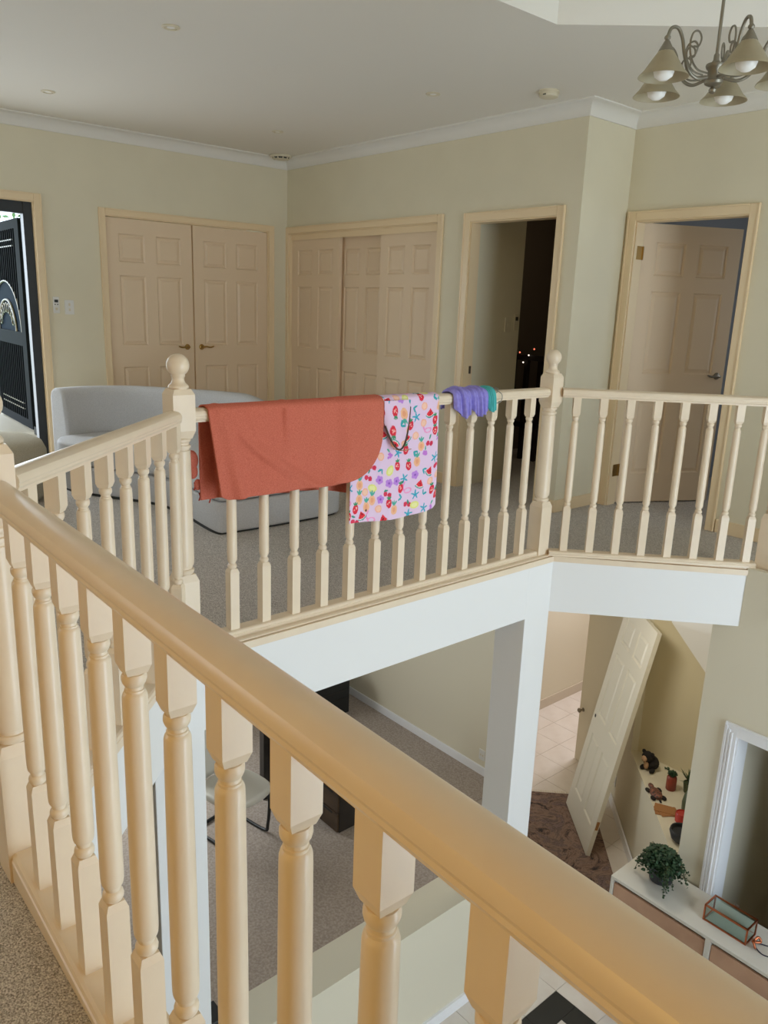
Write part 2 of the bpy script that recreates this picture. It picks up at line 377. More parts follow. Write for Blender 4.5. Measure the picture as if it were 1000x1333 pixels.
def frame_x(y0, y1, zt, x, name, label, wd=.05):
    t = thing(name, (x, (y0+y1)/2, 0), label, 'door frame', kind='structure'); d = .016
    for a, b in ((y0-wd, y0+.004), (y1-.004, y1+wd)):
        MB().box(x, x+d, a, b, 0, zt+wd).box(x+d, x+d+.006, a if a < y0 else b-.012, a+.012 if a < y0 else b, 0, zt+wd).build('jamb_moulding', M['trimc'], t, bevel=.003)
    MB().box(x, x+d, y0+.004, y1-.004, zt-.004, zt+wd).box(x+d, x+d+.006, y0+.004, y1-.004, zt+wd-.012, zt+wd).build('head_moulding', M['trimc'], t, bevel=.003)
    MB().box(x-.1, x, y0-.002, y0+.012, 0, zt).box(x-.1, x, y1-.012, y1+.002, 0, zt).box(x-.1, x, y0+.012, y1-.012, zt-.012, zt+.002).build('lining', M['trimc'], t)
    return t
frame_x(2.743, 4.35, 2.055, XA, 'trim_5', 'cream architrave around the double cupboard doors')
frame_x(1.2, 2.185, 2.10, XA, 'trim_6', 'cream architrave around the front door opening', wd=.055)
for nm, m_, b, lab in (('baseboard_back', M['trimc'], MB().box(-4.62, -4.4, YB-.014, YB, 0, .09).box(-3.48, XC+.014, YB-.014, YB, 0, .09).box(XC, XC+.014, YB, YD, 0, .09), 'cream skirting beside the dark doorway and corner'),
                      ('baseboard_far', M['trimc'], MB().box(-2.42, XR, YD-.014, YD, 0, .09), 'cream skirting right of the open panelled door'),
                      ('baseboard_left', M['trimc'], MB().box(XA, XA+.014, 2.25, 2.68, 0, .09).box(XA, XA+.014, 4.41, YB, 0, .09), 'cream skirting under the switches on the left wall')):
    struct(b.build(nm, m_, bevel=.004), lab, 'skirting')

# fascia + nosing of the void
def inset(poly_pts, off):
    out = []; P = [Vector(p) for p in poly_pts]
    for i, p in enumerate(P):
        d1 = (p-P[i-1]).normalized() if i else (P[1]-p).normalized(); d2 = (P[i+1]-p).normalized() if i < len(P)-1 else d1
        n1 = Vector((d1.y, -d1.x)); n2 = Vector((d2.y, -d2.x)); m = (n1+n2).normalized(); out.append(p+m*(off/m.dot(n1)))
    return out
vp = [(XR, .535), (-1.88, .535), (-2.62, 1.275), (-2.62, 3.60), (-1.82, 4.32)]
def ring(off0, off1, z0, z1):
    b = MB(); pr = [(off0, z0), (off1, z0), (off1, z1), (off0, z1)]
    return b.sweep([(x, y, 0) for x, y in vp], pr)
struct(ring(-.04, -.012, ZS-.004, .008).build('wall_fascia', M['fascia']), 'white painted edge of the upper floor around the void', 'fascia')
t7 = thing('trim_7', (-2.62, 2.4, -.06), 'cream timber nosing along the edge of the upper floor', 'nosing', kind='structure')
ring(-.04, -.006, .008, .040).build('edge_band', M['cream'], t7)
b = MB(); b.sweep([(x, y, 0) for x, y in vp], [(-.118, .001), (-.04, .001), (-.04, .040), (-.022, .040), (-.016, .044), (-.016, .048), (-.022, .052), (-.118, .052)]); b.build('nosing_board', M['cream'], t7, smooth=True, angle=30)

# ------------------------------------------------------------------ balustrade
HB = .0205
def baluster_mesh():
    b = MB(); z0, z1 = .079, .956; h = HB
    b.box(-h, h, -h, h, z0, .328); b.frustum((0, 0), h, .328, .0155, .342)
    b.lathe((0, 0, 0), [(.0150, .336), (.0150, .343), (.0165, .3435), (.0188, .348), (.0192, .353), (.0180, .358), (.0152, .3625), (.0138, .3635), (.0138, .3685), (.0155, .3695), (.0155, .373), (.0182, .3745), (.0198, .380), (.0203, .387), (.0206, .40), (.0206, .55),
                        (.0200, .70), (.0193, .80), (.0190, .8115), (.0175, .8165), (.0152, .819), (.0152, .8225), (.0136, .8235), (.0136, .8285), (.0150, .8295), (.0176, .834), (.0190, .839), (.0188, .845), (.0168, .849), (.0150, .8495), (.0150, .856)], 20)
    b.frustum((0, 0), .0155, .851, h, .865); b.box(-h, h, -h, h, .865, z1)
    return b.split_mesh('baluster', M['cream'])
BAL = baluster_mesh()
RP = [(-.022, 0), (.022, 0), (.022, .006), (.029, .009), (.033, .016), (.032, .021), (.034, .026), (.0335, .033), (.029, .042), (.02, .048), (.009, .051), (-.009, .051), (-.02, .048), (-.029, .042), (-.0335, .033), (-.034, .026), (-.032, .021), (-.033, .016), (-.029, .009), (-.022, .006)]
N0, N1, N2, N3 = (-1.85, .455), (-2.705, 1.335), (-2.70, 3.535), (-1.785, 4.42)
def run(a, b, pts, label, rz):
    a = Vector(a); b = Vector(b); d = (b-a).normalized(); mid = (a+b)/2
    t = thing('balustrade', (mid.x, mid.y, .052), label, 'balustrade', 'balustrade runs around the void')
    e_ = .045 if min(abs(d.x), abs(d.y)) < .1 else .064; A, B = a+d*e_, b-d*e_
    MB().sweep([(A.x, A.y, .952), (B.x, B.y, .952)], RP).build('handrail', M['cream'], t, smooth=True, angle=25)
    MB().sweep([(A.x, A.y, .052), (B.x, B.y, .052)], [(-.038, 0), (.038, 0), (.038, .010), (.035, .013), (.036, .018), (.033, .024), (.026, .028), (-.026, .028), (-.033, .024), (-.036, .018), (-.035, .013), (-.038, .010)]).build('shoe_rail', M['cream'], t)
    for p in pts: part('baluster', BAL, t, (p[0]-mid.x, p[1]-mid.y, -.052), rz)
    return t
def step(a, b, first, gap, n):
    a = Vector(a); d = (Vector(b)-a).normalized(); return [tuple(a+d*(first+gap*i)) for i in range(n)]
FG_END = (.59, .457-.0236*2.44)
run(N0, FG_END, [(-1.66+.149*i, .457-.0236*(.19+.149*i)) for i in range(15)], 'near cream balustrade with the broad handrail crossing the foreground', -.0236)
run(N0, N1, step(N0, N1, .14, .1455, 8), 'angled cream balustrade in front of the curved sofa', math.atan2(.88, -.855))
run(N1, N2, [(-2.7035+.0003*i, 1.548+.1515*i) for i in range(13)], 'long cream balustrade hung with the towels', PI/2)
run(N2, N3, step(N2, N3, .145, .1445, 8), 'angled cream balustrade in front of the open panelled door', math.atan2(.885, .915))
def newel_mesh():
    h = .044; b = MB(); b.box(-h, h, -h, h, 0, .335); b.frustum((0, 0), h, .335, .034, .362)
    b.lathe((0, 0, 0), [(.034, .355), (.034, .364), (.0375, .365), (.0405, .371), (.0405, .377), (.037, .383), (.0325, .384), (.0325, .391), (.0355, .392), (.0355, .396), (.039, .398), (.040, .405), (.0408, .42), (.041, .5), (.0395, .7), (.0375, .835), (.037, .848), (.0335, .851), (.0335, .855), (.038, .857), (.0395, .863), (.0385, .869), (.033, .871), (.033, .878), (.0355, .879), (.040, .885), (.0405, .892), (.036, .898), (.034, .899), (.034, .905)], 28)
    b.frustum((0, 0), .034, .895, h, .925); b.box(-h, h, -h, h, .925, 1.058); b.frustum((0, 0), h, 1.058, .034, 1.078)
    return b.split_mesh('post', M['cream'])
def finial_mesh():
    pr = [(.034, 1.076), (.037, 1.08), (.0375, 1.086), (.034, 1.092), (.028, 1.096), (.024, 1.103), (.022, 1.112), (.0225, 1.120), (.026, 1.123)]
    pr += [(.0415*math.sin(a), 1.163-.0415*math.cos(a)) for a in [PI*(.2+.8*i/12) for i in range(13)]]; pr[-1] = (.0005, pr[-1][1])
    return MB().lathe((0, 0, 0), pr, 24).mesh('finial', M['cream'], smooth=True)
NP, NF = newel_mesh(), finial_mesh()
for p, lab, rz in ((N0, 'cream newel post with ball finial at the left edge of the photo', 0), (N1, 'cream newel post with ball finial left of the coral towel', 0),
                   (N2, 'cream newel post with ball finial right of the purple garment', 0), (N3, 'cream newel post cut off by the right edge of the photo', 0)):
    t = thing('newel_post', (p[0], p[1], .026 if p in (N1, N2, N3) else .0), lab, 'newel post', 'newel posts of the balustrade'); t.location.z = 0.0
    part('post', NP, t, rz=rz); part('finial', NF, t, rz=rz)

# ------------------------------------------------------------------ doors
def six_panel(parent, wd, ht, t, m, org, ux, n, cols=2, up=(0, 0, 1)):
    """door leaf: org bottom corner of the front face, ux along the width, n front normal; panels are children"""
    ux, n, up = Vector(ux).normalized(), Vector(n).normalized(), Vector(up).normalized(); org = Vector(org)
    Mx = Matrix((ux, n, up)).transposed().to_4x4(); Mx.translation = org
    rec = .011; b = MB(); b.box(0, wd, -t+rec, -rec, 0, ht)
    sx = [0, .105*wd/.82, .105*wd/.82+(wd-.31*wd/.82)/2]; st = .105*wd/.82; mid = .1*wd/.82; pw = (wd-2*st-mid)/2
    k = ht/2.04; rows = [(.22*k, .80*k), (.98*k, 1.58*k), (1.68*k, 1.92*k)]
    for y0, y1 in ((-rec, 0), (-t, -t+rec)):
        b.box(0, st, y0, y1, 0, ht); b.box(wd-st, wd, y0, y1, 0, ht); b.box(st+pw, st+pw+mid, y0, y1, 0, ht)
        zz = [0]+[z for r in rows for z in r]+[ht]
        for i in range(0, len(zz), 2):
            b.box(st, st+pw, y0, y1, zz[i], zz[i+1]); b.box(st+pw+mid, wd-st, y0, y1, zz[i], zz[i+1])
    leaf = b.xf(Mx).build('leaf', m, parent)
    for z0, z1 in rows:
        for xa in (st, st+pw+mid):
            p = MB(); x1 = xa+pw
            def fr(y, e): return [(xa+e, y, z0+e), (x1-e, y, z0+e), (x1-e, y, z1-e), (xa+e, y, z1-e)]
            rings = [fr(-.0005, 0), fr(-.0005, .004), fr(-rec, .014), fr(-rec+.0005, .022), fr(-.002, .042)]
            vs = [q for r in rings for q in r]; fs = [(i*4+j, i*4+(j+1) % 4, i*4+4+(j+1) % 4, i*4+4+j) for i in range(4) for j in range(4)]+[(16, 17, 18, 19)]
            back = fr(-rec-.002, 0); vs += back; fs += [(20+j, 20+(j+1) % 4, (j+1) % 4, j) for j in range(4)]+[(23, 22, 21, 20)]
            p.add(vs, fs); p.xf(Mx).build('panel', m, leaf)
    return leaf, Mx
def lever(parent, Mx, x, z, dirx, m):
    b = MB(); b.lathe((0, 0, 0), [(.026, 0), (.026, .004), (.022, .009), (.011, .011), (.0095, .035), (.011, .04), (.008, .046)], 16, 'y')
    pts = bez([(0, .04, 0), (dirx*.03, .046, .004), (dirx*.07, .046, -.002), (dirx*.105, .043, .008)], 14); b.tube(pts, [.0085]*4+[.0075]*(len(pts)-6)+[.006]*2, 8)
    b.v = [(p[0]+x, p[1], p[2]+z) for p in b.v]
    return b.xf(Mx).build('handle', m, parent, smooth=True, angle=40)
# double cupboard doors (wall A, facing +x; width runs along +y)
for i, (y0, lab, sd) in enumerate(((2.757, 'left leaf of the closed cream double doors behind the sofa', 1), (3.5535, 'right leaf of the closed cream double doors behind the sofa', -1))):
    t = thing('door_%d' % (i+1), (XA, y0+.4, .004), lab, 'door', kind='structure')
    lf, Mx = six_panel(t, .782, 2.03, .035, M['doorc'], (XA-.012, y0, .008), (0, 1, 0), (1, 0, 0))
    lever(t, Mx, .782-.065 if sd > 0 else .065, .962, -sd if False else (-1 if sd > 0 else 1), M['brass'])
# sliding wardrobe doors (facing -y, width runs along +x)
for i, (x0, dep, lab) in enumerate(((-6.772, .03, 'leftmost cream sliding wardrobe door'), (-6.10, .088, 'middle cream sliding wardrobe door set back behind its neighbours'), (-5.43, .03, 'rightmost cream sliding wardrobe door'))):
    t = thing('door_%d' % (i+3), (x0+.36, YB+dep, .006), lab, 'door', kind='structure')
    six_panel(t, .715 if i != 0 else .765, 2.0, .03, M['doorc'], (x0, YB+dep, .012), (1, 0, 0), (0, -1, 0))
struct(MB().box(-6.773, -4.712, YB+.018, YB+.024, 1.985, 2.038).build('trim_8', M['trimc']), 'cream pelmet board above the sliding wardrobe doors', 'pelmet')
# open bedroom door
th = math.radians(63); ux = Vector((math.cos(th), math.sin(th), 0)); nn = Vector((math.sin(th), -math.cos(th), 0))
t = thing('door_6', (-3.26, 5.2, .004), 'open cream panelled door with a nickel lever behind the right balustrade', 'door', kind='structure')
lf, Mx = six_panel(t, .80, 2.02, .035, M['doorc'], (-3.284, 5.20, .01), ux, nn)
lever(t, Mx, .74, .965, -1, M['nickel'])
for z in (.22, 1.78): MB().box(-3.279, -3.276, 5.12, 5.19, z, z+.09).lathe((-3.274, 5.19, z), [(.007, 0), (.007, .09)], 8).build('hinge', M['brass'], t)

# ------------------------------------------------------------------ wall fittings
def plate(name, c, wdt, ht, nrm, label, cat, btn, m=M['plastic'], group=None):
    t = thing(name, c, label, cat, group)
    n = Vector(nrm); ux = Vector((0, 0, 1)).cross(n).normalized(); Mx = Matrix((ux, n, Vector((0, 0, 1)))).transposed().to_4x4(); Mx.translation = c
    MB().box(-wdt/2, wdt/2, 0, .008, -ht/2, ht/2).xf(Mx).build('plate', m, t, bevel=.003)
    for nm, x, z, bw, bh, mm in btn: MB().box(x-bw/2, x+bw/2, .008, .012, z-bh/2, z+bh/2).xf(Mx).build(nm, mm, t, bevel=.001)
    return t
t = plate('remote_control', (XA, 2.306, 1.312), .052, .13, (1, 0, 0), 'white remote control in its wall holder beside the front door', 'remote', [('screen', 0, .032, .03, .022, M['dark']), ('button', -.01, .005, .008, .008, M['dark']), ('button', .01, .005, .008, .008, M['dark']), ('button', 0, -.03, .02, .02, M['plastic_cream'])])
plate('light_switch', (XA, 2.411, 1.297), .075, .115, (1, 0, 0), 'white double light switch right of the wall remote', 'switch', [('rocker', 0, .022, .014, .022, M['plastic_cream']), ('rocker', 0, -.02, .014, .022, M['plastic_cream'])], group='light switches on the left wall')
plate('light_switch', (-4.36, 5.06, 1.287), .075, .115, (1, 0, 0), 'plain switch plate inside the dark doorway', 'switch', [('rocker', 0, 0, .014, .024, M['plastic_cream'])], M['plastic_cream'])
plate('remote_control', (-4.36, 5.16, 1.307), .05, .13, (1, 0, 0), 'fan remote in its holder right of the doorway switch plate', 'remote', [('screen', 0, .03, .03, .03, M['dark'])], M['plastic_cream'])
plate('strike_plate', (-4.348, 4.63, .937), .02, .06, (1, 0, 0), 'dark metal strike plate on the left jamb of the dark doorway', 'strike plate', [], M['walnut'])
# fairy lights on a dark bed frame in the unlit room
t = thing('bunk_bed', (-4.8, 6.02, 0), 'dark slatted bed frame standing in the unlit room', 'bed')
for z in (.95, .31): MB().box(-5.25, -4.4, 6.0, 6.04, z, z+.05).build('rail', M['blackwood'], t)
for i in range(6): MB().box(-5.25+.162*i, -5.21+.162*i, 6.0, 6.04, 0, 1.25 if i % 5 == 0 else .95).build('slat', M['blackwood'], t)
t = thing('fairy_light_string', (-4.85, 5.98, .95), 'string of tiny fairy lights looped along the dark bed frame', 'fairy lights')
LP = [(-5.08, 1.31), (-5.05, 1.24), (-5.03, 1.14), (-4.97, 1.02), (-4.92, .93), (-4.86, 1.0), (-4.80, 1.06)]
MB().tube(bez([(x, 5.985, z) for x, z in LP], 40), .0018, 5).build('wire', M['dark'], t)
for i, (x, z) in enumerate(LP): MB().ball((x, 5.975, z), .007, 8, 5).build('bulb', M['led_red'] if i % 3 == 0 else M['led_white'], t)

# ceiling fittings
def downlight(x, y, lab):
    t = thing('downlight', (x, y, ZC), lab, 'downlight', 'downlights in the landing ceiling')
    MB().lathe((x, y, ZC), [(.03, .0), (.045, 0), (.047, -.003), (.042, -.007), (.032, -.008), (.03, -.004)], 20).build('trim_ring', M['plastic_cream'], t, smooth=True, angle=40)
    MB().lathe((x, y, ZC), [(.029, -.0005), (.029, -.0035), (.012, -.0045)], 16).build('lamp_face', M['bulb'], t)
for x, y, l in ((-4.10, 2.04, 'round recessed downlight nearest the camera at upper left'), (-5.94, 2.05, 'round recessed downlight above the front door side'), (-5.78, 3.77, 'round recessed downlight in front of the ceiling vent'), (-4.02, 3.79, 'round recessed downlight left of the smoke alarm')): downlight(x, y, l)
t = thing('ceiling_vent', (-6.66, 4.38, ZC), 'small round ceiling vent with dark slots in the wall corner', 'vent')
MB().lathe((-6.66, 4.38, ZC), [(.10, 0), (.105, -.006), (.10, -.016), (.085, -.02), (.08, -.016)], 24).build('rim', M['plastic_cream'], t, smooth=True, angle=40)
MB().lathe((-6.66, 4.38, ZC), [(.079, -.017), (.07, -.026), (.06, -.028)], 24).build('grille', M['dark'], t)
for i in range(10):
    a = 2*PI*i/10; MB().box(-.004, .004, .058, .082, -.034, -.016).xf(Matrix.Translation((-6.66, 4.38, ZC)) @ Matrix.Rotation(a, 4, 'Z')).build('vane', M['plastic_cream'], t)
MB().lathe((-6.66, 4.38, ZC), [(.06, -.027), (.06, -.034), (.05, -.038)], 20).build('cap', M['plastic_cream'], t)
t = thing('smoke_alarm', (-3.43, 4.21, ZC), 'round cream smoke alarm on the ceiling above the corner', 'smoke alarm')
MB().lathe((-3.43, 4.21, ZC), [(.062, 0), (.064, -.012), (.06, -.014)], 28).build('base', M['plastic_cream'], t, smooth=True, angle=40)
MB().lathe((-3.43, 4.21, ZC), [(.056, -.014), (.056, -.022), (.059, -.024), (.056, -.036), (.045, -.041), (.01, -.042)], 28).build('cover', M['plastic_cream'], t, smooth=True, angle=40)
MB().box(-3.43+.0, -3.43+.02, 4.21-.058, 4.21-.05, ZC-.033, ZC-.027).build('vent_slot', M['dark'], t)

# chandelier
cx, cy, cz = -1.51, 2.70, 2.18
t = thing('chandelier', (cx, cy, cz-.06), 'pewter five arm chandelier with frosted cone shades over the void', 'chandelier')
MB().lathe((cx, cy, cz), [(.004, -.058), (.011, -.054), (.013, -.046), (.006, -.038), (.018, -.034), (.028, -.029), (.030, -.021), (.025, -.015), (.022, -.006), (.022, .012), (.028, .018), (.031, .025), (.029, .031), (.015, .035), (.0095, .043), (.009, .058), (.0055, .064)], 20).build('hub', M['pewter'], t, smooth=True, angle=45)
MB().lathe((cx, cy, cz), [(.0055, .06), (.0055, 1.24)], 10).build('rod', M['pewter'], t, smooth=True, angle=45)
MB().lathe((cx, cy, cz), [(.02, 1.17), (.05, 1.21), (.06, 1.238)], 20).build('ceiling_rose', M['pewter'], t, smooth=True, angle=45)
for k in range(5):
    a = math.radians(36+72*k); c, s_ = math.cos(a), math.sin(a)
    P = lambda r, z, o=0: (cx+c*r-s_*o, cy+s_*r+c*o, cz+z)
    arm = MB().tube(bez([P(.03, -.012), P(.075, -.02), P(.112, .0), P(.135, .042), P(.150, .085), P(.172, .112), P(.198, .108), P(.210, .082)], 42), .0055, 8).build('arm', M['pewter'], t, smooth=True, angle=50)
    sc = [P(.03, .0), P(.075, .006), P(.105, .035), P(.116, .075), P(.108, .108), P(.086, .116), P(.072, .098), P(.080, .074), P(.100, .070)]
    MB().tube(bez(sc, 40), .0032, 6).build('scroll', M['pewter'], arm, smooth=True, angle=50)
    sc = [P(.05, -.008), P(.09, -.002), P(.118, .022), P(.126, .05), P(.112, .068), P(.094, .062), P(.092, .044), P(.108, .034)]
    MB().tube(bez(sc, 36), .003, 6).build('scroll', M['pewter'], arm, smooth=True, angle=50)
    o = P(.21, 0)
    MB().lathe((o[0], o[1], cz), [(.006, .086), (.010, .081), (.010, .076), (.006, .072), (.009, .068), (.025, .040), (.025, .037)], 14).build('shade_cap', M['pewter'], arm, smooth=True, angle=45)
    zb = -.036
    sh = MB().lathe((o[0], o[1], cz), [(.0225, .0415), (.042, .014), (.063, zb+.019), (.0785, zb+.003), (.080, zb), (.078, zb), (.077, zb+.003), (.061, zb+.020), (.040, .014), (.0205, .0405)], 28).build('lamp_shade', M['shade'], t, smooth=True, angle=50)
    MB().lathe((o[0], o[1], cz), [(.012, .034), (.014, .02), (.022, .006), (.031, zb+.028), (.033, zb+.016), (.028, zb+.002), (.014, zb-.008), (.001, zb-.011)], 18).build('bulb', M['bulb'], sh, smooth=True)

# ------------------------------------------------------------------ cloths over the rail
def drape(name, label, cat, yc0, yc1, zf, zb, fold, ns, ny, m, o0=.040, color=None, thick=.003, group=None, arc=.5):
    """cloth over the long rail (x = -2.70). zf/zb: hem heights as functions of t; yc0/yc1: side edges as functions of hang (0 at rail, 1 at hem; sign by side)"""
    xc, zt = -2.7015, 1.004; vs = []; fs = []; uv = []
    for j in range(ny+1):
        t = j/ny; F, B = zf(t), zb(t); lf, lb = .985-F, .985-B; off = o0(t) if callable(o0) else o0; la = PI*off*.8; tot = lf+la+lb
        for i in range(ns+1):
            l = tot*i/ns
            if l < lf: side = 1; h = (lf-l)/.35; x, z, n = xc+off, F+l, (1, 0)
            elif l < lf+la: ph = PI*(l-lf)/la; side = 0; h = 0; x, z, n = xc+off*math.cos(ph), .985+(zt-.985+off*.12+.002)*math.sin(ph)**.7, (math.cos(ph), math.sin(ph))
            else: side = -1; h = (l-lf-la)/.35; x, z, n = xc-off, .985-(l-lf-la), (-1, 0)
            hh = min(1, max(0, h)); y = yc0(hh, side)+(yc1(hh, side)-yc0(hh, side))*t
            d = fold(t, hh, side)
            vs.append((x+n[0]*d, y, z+n[1]*d)); uv.append((y, l))
    for j in range(ny):
        for i in range(ns): a = j*(ns+1)+i; fs.append((a, a+1, a+ns+2, a+ns+1))
    b = MB().add(vs, fs)
    o = b.build(name, m, None, smooth=True)
    if color is not None:
        at = o.data.color_attributes.new('print', 'FLOAT_COLOR', 'POINT'); at.data.foreach_set('color', color(np.array(uv)).astype('f').ravel())
    md = o.modifiers.new('thickness', 'SOLIDIFY'); md.thickness = thick; md.offset = 0
    return tag(o, label, cat, group)
lerp = lambda a, b, t: a+(b-a)*t
def pw(t, pts):
    for (a, va), (b, vb) in zip(pts, pts[1:]):
        if t <= b: k = (t-a)/(b-a); k = k*k*(3-2*k); return va+(vb-va)*k
    return pts[-1][1]
def coral_fold(t, h, sd):
    if sd == 0: return .003*math.exp(-((t-.42)/.012)**2)+.003*math.exp(-((t-.06)/.015)**2)
    k = 1.0 if sd > 0 else .9
    f = .016*math.exp(-((t-.06-.05*h)/.03)**2)*(.35+h)+.011*math.exp(-((t-.40+.03*h)/.014)**2)*math.exp(-h*2.0)+.015*math.exp(-((t-.10-.50*h**1.6)/.045)**2)*min(1, 2*h)
    f += .012*math.exp(-((t-.98+.35*h)/.06)**2)*h+.012*math.exp(-((t-.52-.2*h)/.09)**2)*h*(1-h)*2+.006*(1+math.sin(t*17+3*h))*h*.6+.004*(1+math.sin(t*41+h*4))*h*.4+.008*math.exp(-((h-.8-.25*t)/.09)**2)*t
    f += .007*math.exp(-((t-.395-.01*h)/.007)**2)*math.exp(-h*1.8)+.009*math.exp(-((t-.09-.42*h**1.5)/.018)**2)*min(1, 2*h)*(1.1-h)+.006*math.exp(-((t-.20-.1*h)/.012)**2)*math.exp(-h*3)+.008*math.exp(-((t-.93+.30*h*h)/.022)**2)*h
    return k*f+.006*h*h+(.006*(math.sin(t*30)+1)*h if sd < 0 else 0)
coral = drape('bath_towel', 'coral orange bath towel folded over the long handrail', 'towel',
              lambda h, s: 1.432+(.045*h if s > 0 else .01*h), lambda h, s: 2.285-(.025*h**6 if s > 0 else .05*h),
              lambda t: .644+.02*max(0, 1-t/.05)**2+.008*t+(.0 if t < .74 else .215*(1-math.sqrt(max(0, 1-((t-.74)/.26)**2.6)))),
              lambda t: pw(t, [(0, .63), (.3, .62), (.7, .60), (1, .56)]), coral_fold, 150, 170, M['coral'],
              o0=lambda t: .040 if t < .70 else .040+.013*min(1, (t-.70)/.06), thick=.007)
# gathered corner knots and the hem of the towel's far side
hem = MB()
for (y, z, r) in ((1.415, .79, .035), (1.42, .745, .026), (1.47, .655, .026), (1.44, .69, .02), (1.50, .648, .018)):
    hem.ball((-2.775, y, z), r, 12, 8, (.6, .8, 1.15))
o = hem.build('gathered_corner', M['coral'], coral, smooth=True)
for (y, z) in ((1.425, .70), (1.445, .655), (1.49, .64), (2.22, .60), (2.235, .60), (2.25, .6)):
    MB().tube(bez([(-2.775, y, z), (-2.775, y+.004, z-.014), (-2.772, y-.003, z-.03)], 8), .003, 5).build('tassel', M['coral_hem'], coral, smooth=True)

def paint_print(W, Hh, res):
    """flat fruit print: rows follow the cloth length, columns the rail"""
    nx, ny = int(W/res), int(Hh/res); img = np.empty((ny, nx, 3)); img[:] = s2l((234, 206, 232))
    yy, xx = np.mgrid[0:ny, 0:nx]*res
    def put(mask, c): img[mask] = s2l(c)
    def ell(x, y, a, b, r=0):
        u = (xx-x)*math.cos(r)+(yy-y)*math.sin(r); v = -(xx-x)*math.sin(r)+(yy-y)*math.cos(r); return (u/(a*1.55))**2+(v/(b*1.55))**2 < 1
    def dots(x, y, rr, c, n=7):
        for k in range(n):
            q = rng.uniform(0, 2*PI); d = 1.4*rr*math.sqrt(rng.uniform(0, .7)); put(ell(x+d*math.cos(q), y+d*math.sin(q), .0015, .0015), c)
    def leaf(x, y, r, c=(62, 168, 178), a=.009, b=.0032): put(ell(x+a*1.3*math.cos(r), y+a*1.3*math.sin(r), a, b, r), c)
    pts = []
    for k in range(6000):
        p = (rng.uniform(.005, W-.005), rng.uniform(.005, Hh-.005))
        if all((p[0]-q[0])**2+(p[1]-q[1])**2 > .045**2 for q in pts): pts.append(p)
    kinds = ['melon', 'straw', 'cherry', 'flower', 'palm', 'pine', 'lemon', 'bird', 'straw', 'leafs', 'orange', 'grape']
    for i, (x, y) in enumerate(pts):
        kd = kinds[int(rng.integers(len(kinds)))]; r = rng.uniform(0, 2*PI)
        if kd == 'melon':
            ang = rng.uniform(-.6, .6)-PI/2; u = (xx-x)*math.cos(ang)+(yy-y)*math.sin(ang); v = -(xx-x)*math.sin(ang)+(yy-y)*math.cos(ang); rad = np.hypot(u, v); cone = np.abs(np.arctan2(v, u)) < .75
            u0 = u+.02; rad = np.hypot(u0, v); cone = np.abs(np.arctan2(v, u0)) < .68
            put(cone & (rad < .045), (70, 160, 150)); put(cone & (rad < .040), (240, 226, 226)); put(cone & (rad < .0365), (232, 62, 72)); dots(x, y, .009, (70, 30, 40), 6)
        elif kd == 'straw':
            put(ell(x, y, .0105, .0145, .3*math.sin(r)), (226, 58, 76)); dots(x, y, .009, (250, 200, 190), 8)
            for q in (-2.4, -1.6, -.8): leaf(x, y+.018, -q, (70, 150, 110), .006, .0025)
        elif kd == 'cherry':
            put(ell(x-.012, y, .0075, .0075), (224, 70, 96)); put(ell(x+.011, y-.006, .0075, .0075), (216, 60, 88)); leaf(x, y+.018, r, (70, 150, 130), .008)
        elif kd == 'flower':
            for k in range(5): put(ell(x+.012*math.cos(r+k*1.257), y+.012*math.sin(r+k*1.257), .0062, .0062), (196, 140, 224))
            put(ell(x, y, .004, .004), (150, 96, 196))
        elif kd == 'palm':
            for k in range(5): leaf(x, y, r+k*1.257, (66, 170, 196), .009, .0026)
        elif kd == 'pine':
            put(ell(x, y, .0125, .0155), (246, 190, 150)); put(ell(x, y, .006, .008), (240, 168, 130))
            for q in (.9, 1.57, 2.2): leaf(x, y+.021, q, (90, 176, 160), .009, .003)
        elif kd == 'lemon':
            put(ell(x, y, .012, .017, r), (232, 230, 140)); put(ell(x, y, .007, .011, r), (240, 238, 170))
        elif kd == 'bird':
            put(ell(x, y, .016, .009), (244, 160, 206)); put(ell(x, y, .010, .005), (234, 206, 232))
            for k in range(9): put(ell(x-.024-.006*math.sin(k*.5), y+.006+.0045*k, .003, .003), (240, 150, 204))
            put(ell(x-.033, y+.046, .003, .004), (60, 40, 60))
        elif kd == 'leafs': leaf(x, y, r); leaf(x, y, r+1.3)
        elif kd == 'orange': put(ell(x, y, .012, .012), (250, 184, 156)); put(ell(x, y, .0085, .0085), (250, 204, 180))
        else:
            for k in range(8): put(ell(x+rng.normal(0, .009), y+rng.normal(0, .010), .004, .004), (202, 128, 216))
            leaf(x, y+.018, r, (90, 176, 150), .007)
    return img
PR = .0018; IMG = paint_print(.62, 1.25, PR)
def print_col(uv):
    x = np.clip(((uv[:, 0]-2.08)/PR).astype(int), 0, IMG.shape[1]-1); y = np.clip((uv[:, 1]/PR).astype(int), 0, IMG.shape[0]-1)
    return np.concatenate([IMG[y, x], np.ones((len(uv), 1))], 1)
def pink_fold(t, h, sd):
    if sd == 0: return .0
    f = .008*math.exp(-((t-.32)/.03)**2)*math.exp(-h*1.2)+.007*math.exp(-((t-.44)/.025)**2)*math.exp(-h*1.6)+.005*(1+math.sin(t*15+1))*h*.5+.006*math.exp(-((t-.75)/.1)**2)*h
    return f+.003*h
pink = drape('hooded_towel', 'pale pink fruit print towel hanging right of the coral towel', 'towel',
             lambda h, s: lerp(2.20, 2.112, min(1, h*1.2)) if s > 0 else 2.2, lambda h, s: 2.640+(.006*h if s > 0 else 0),
             lambda t: pw(t, [(0, .455), (.5, .437), (.85, .446), (.96, .455), (1, .47)]), lambda t: .52+.02*math.sin(4*t), pink_fold, 470, 270, M['print'], o0=.0385, color=print_col, thick=.003)
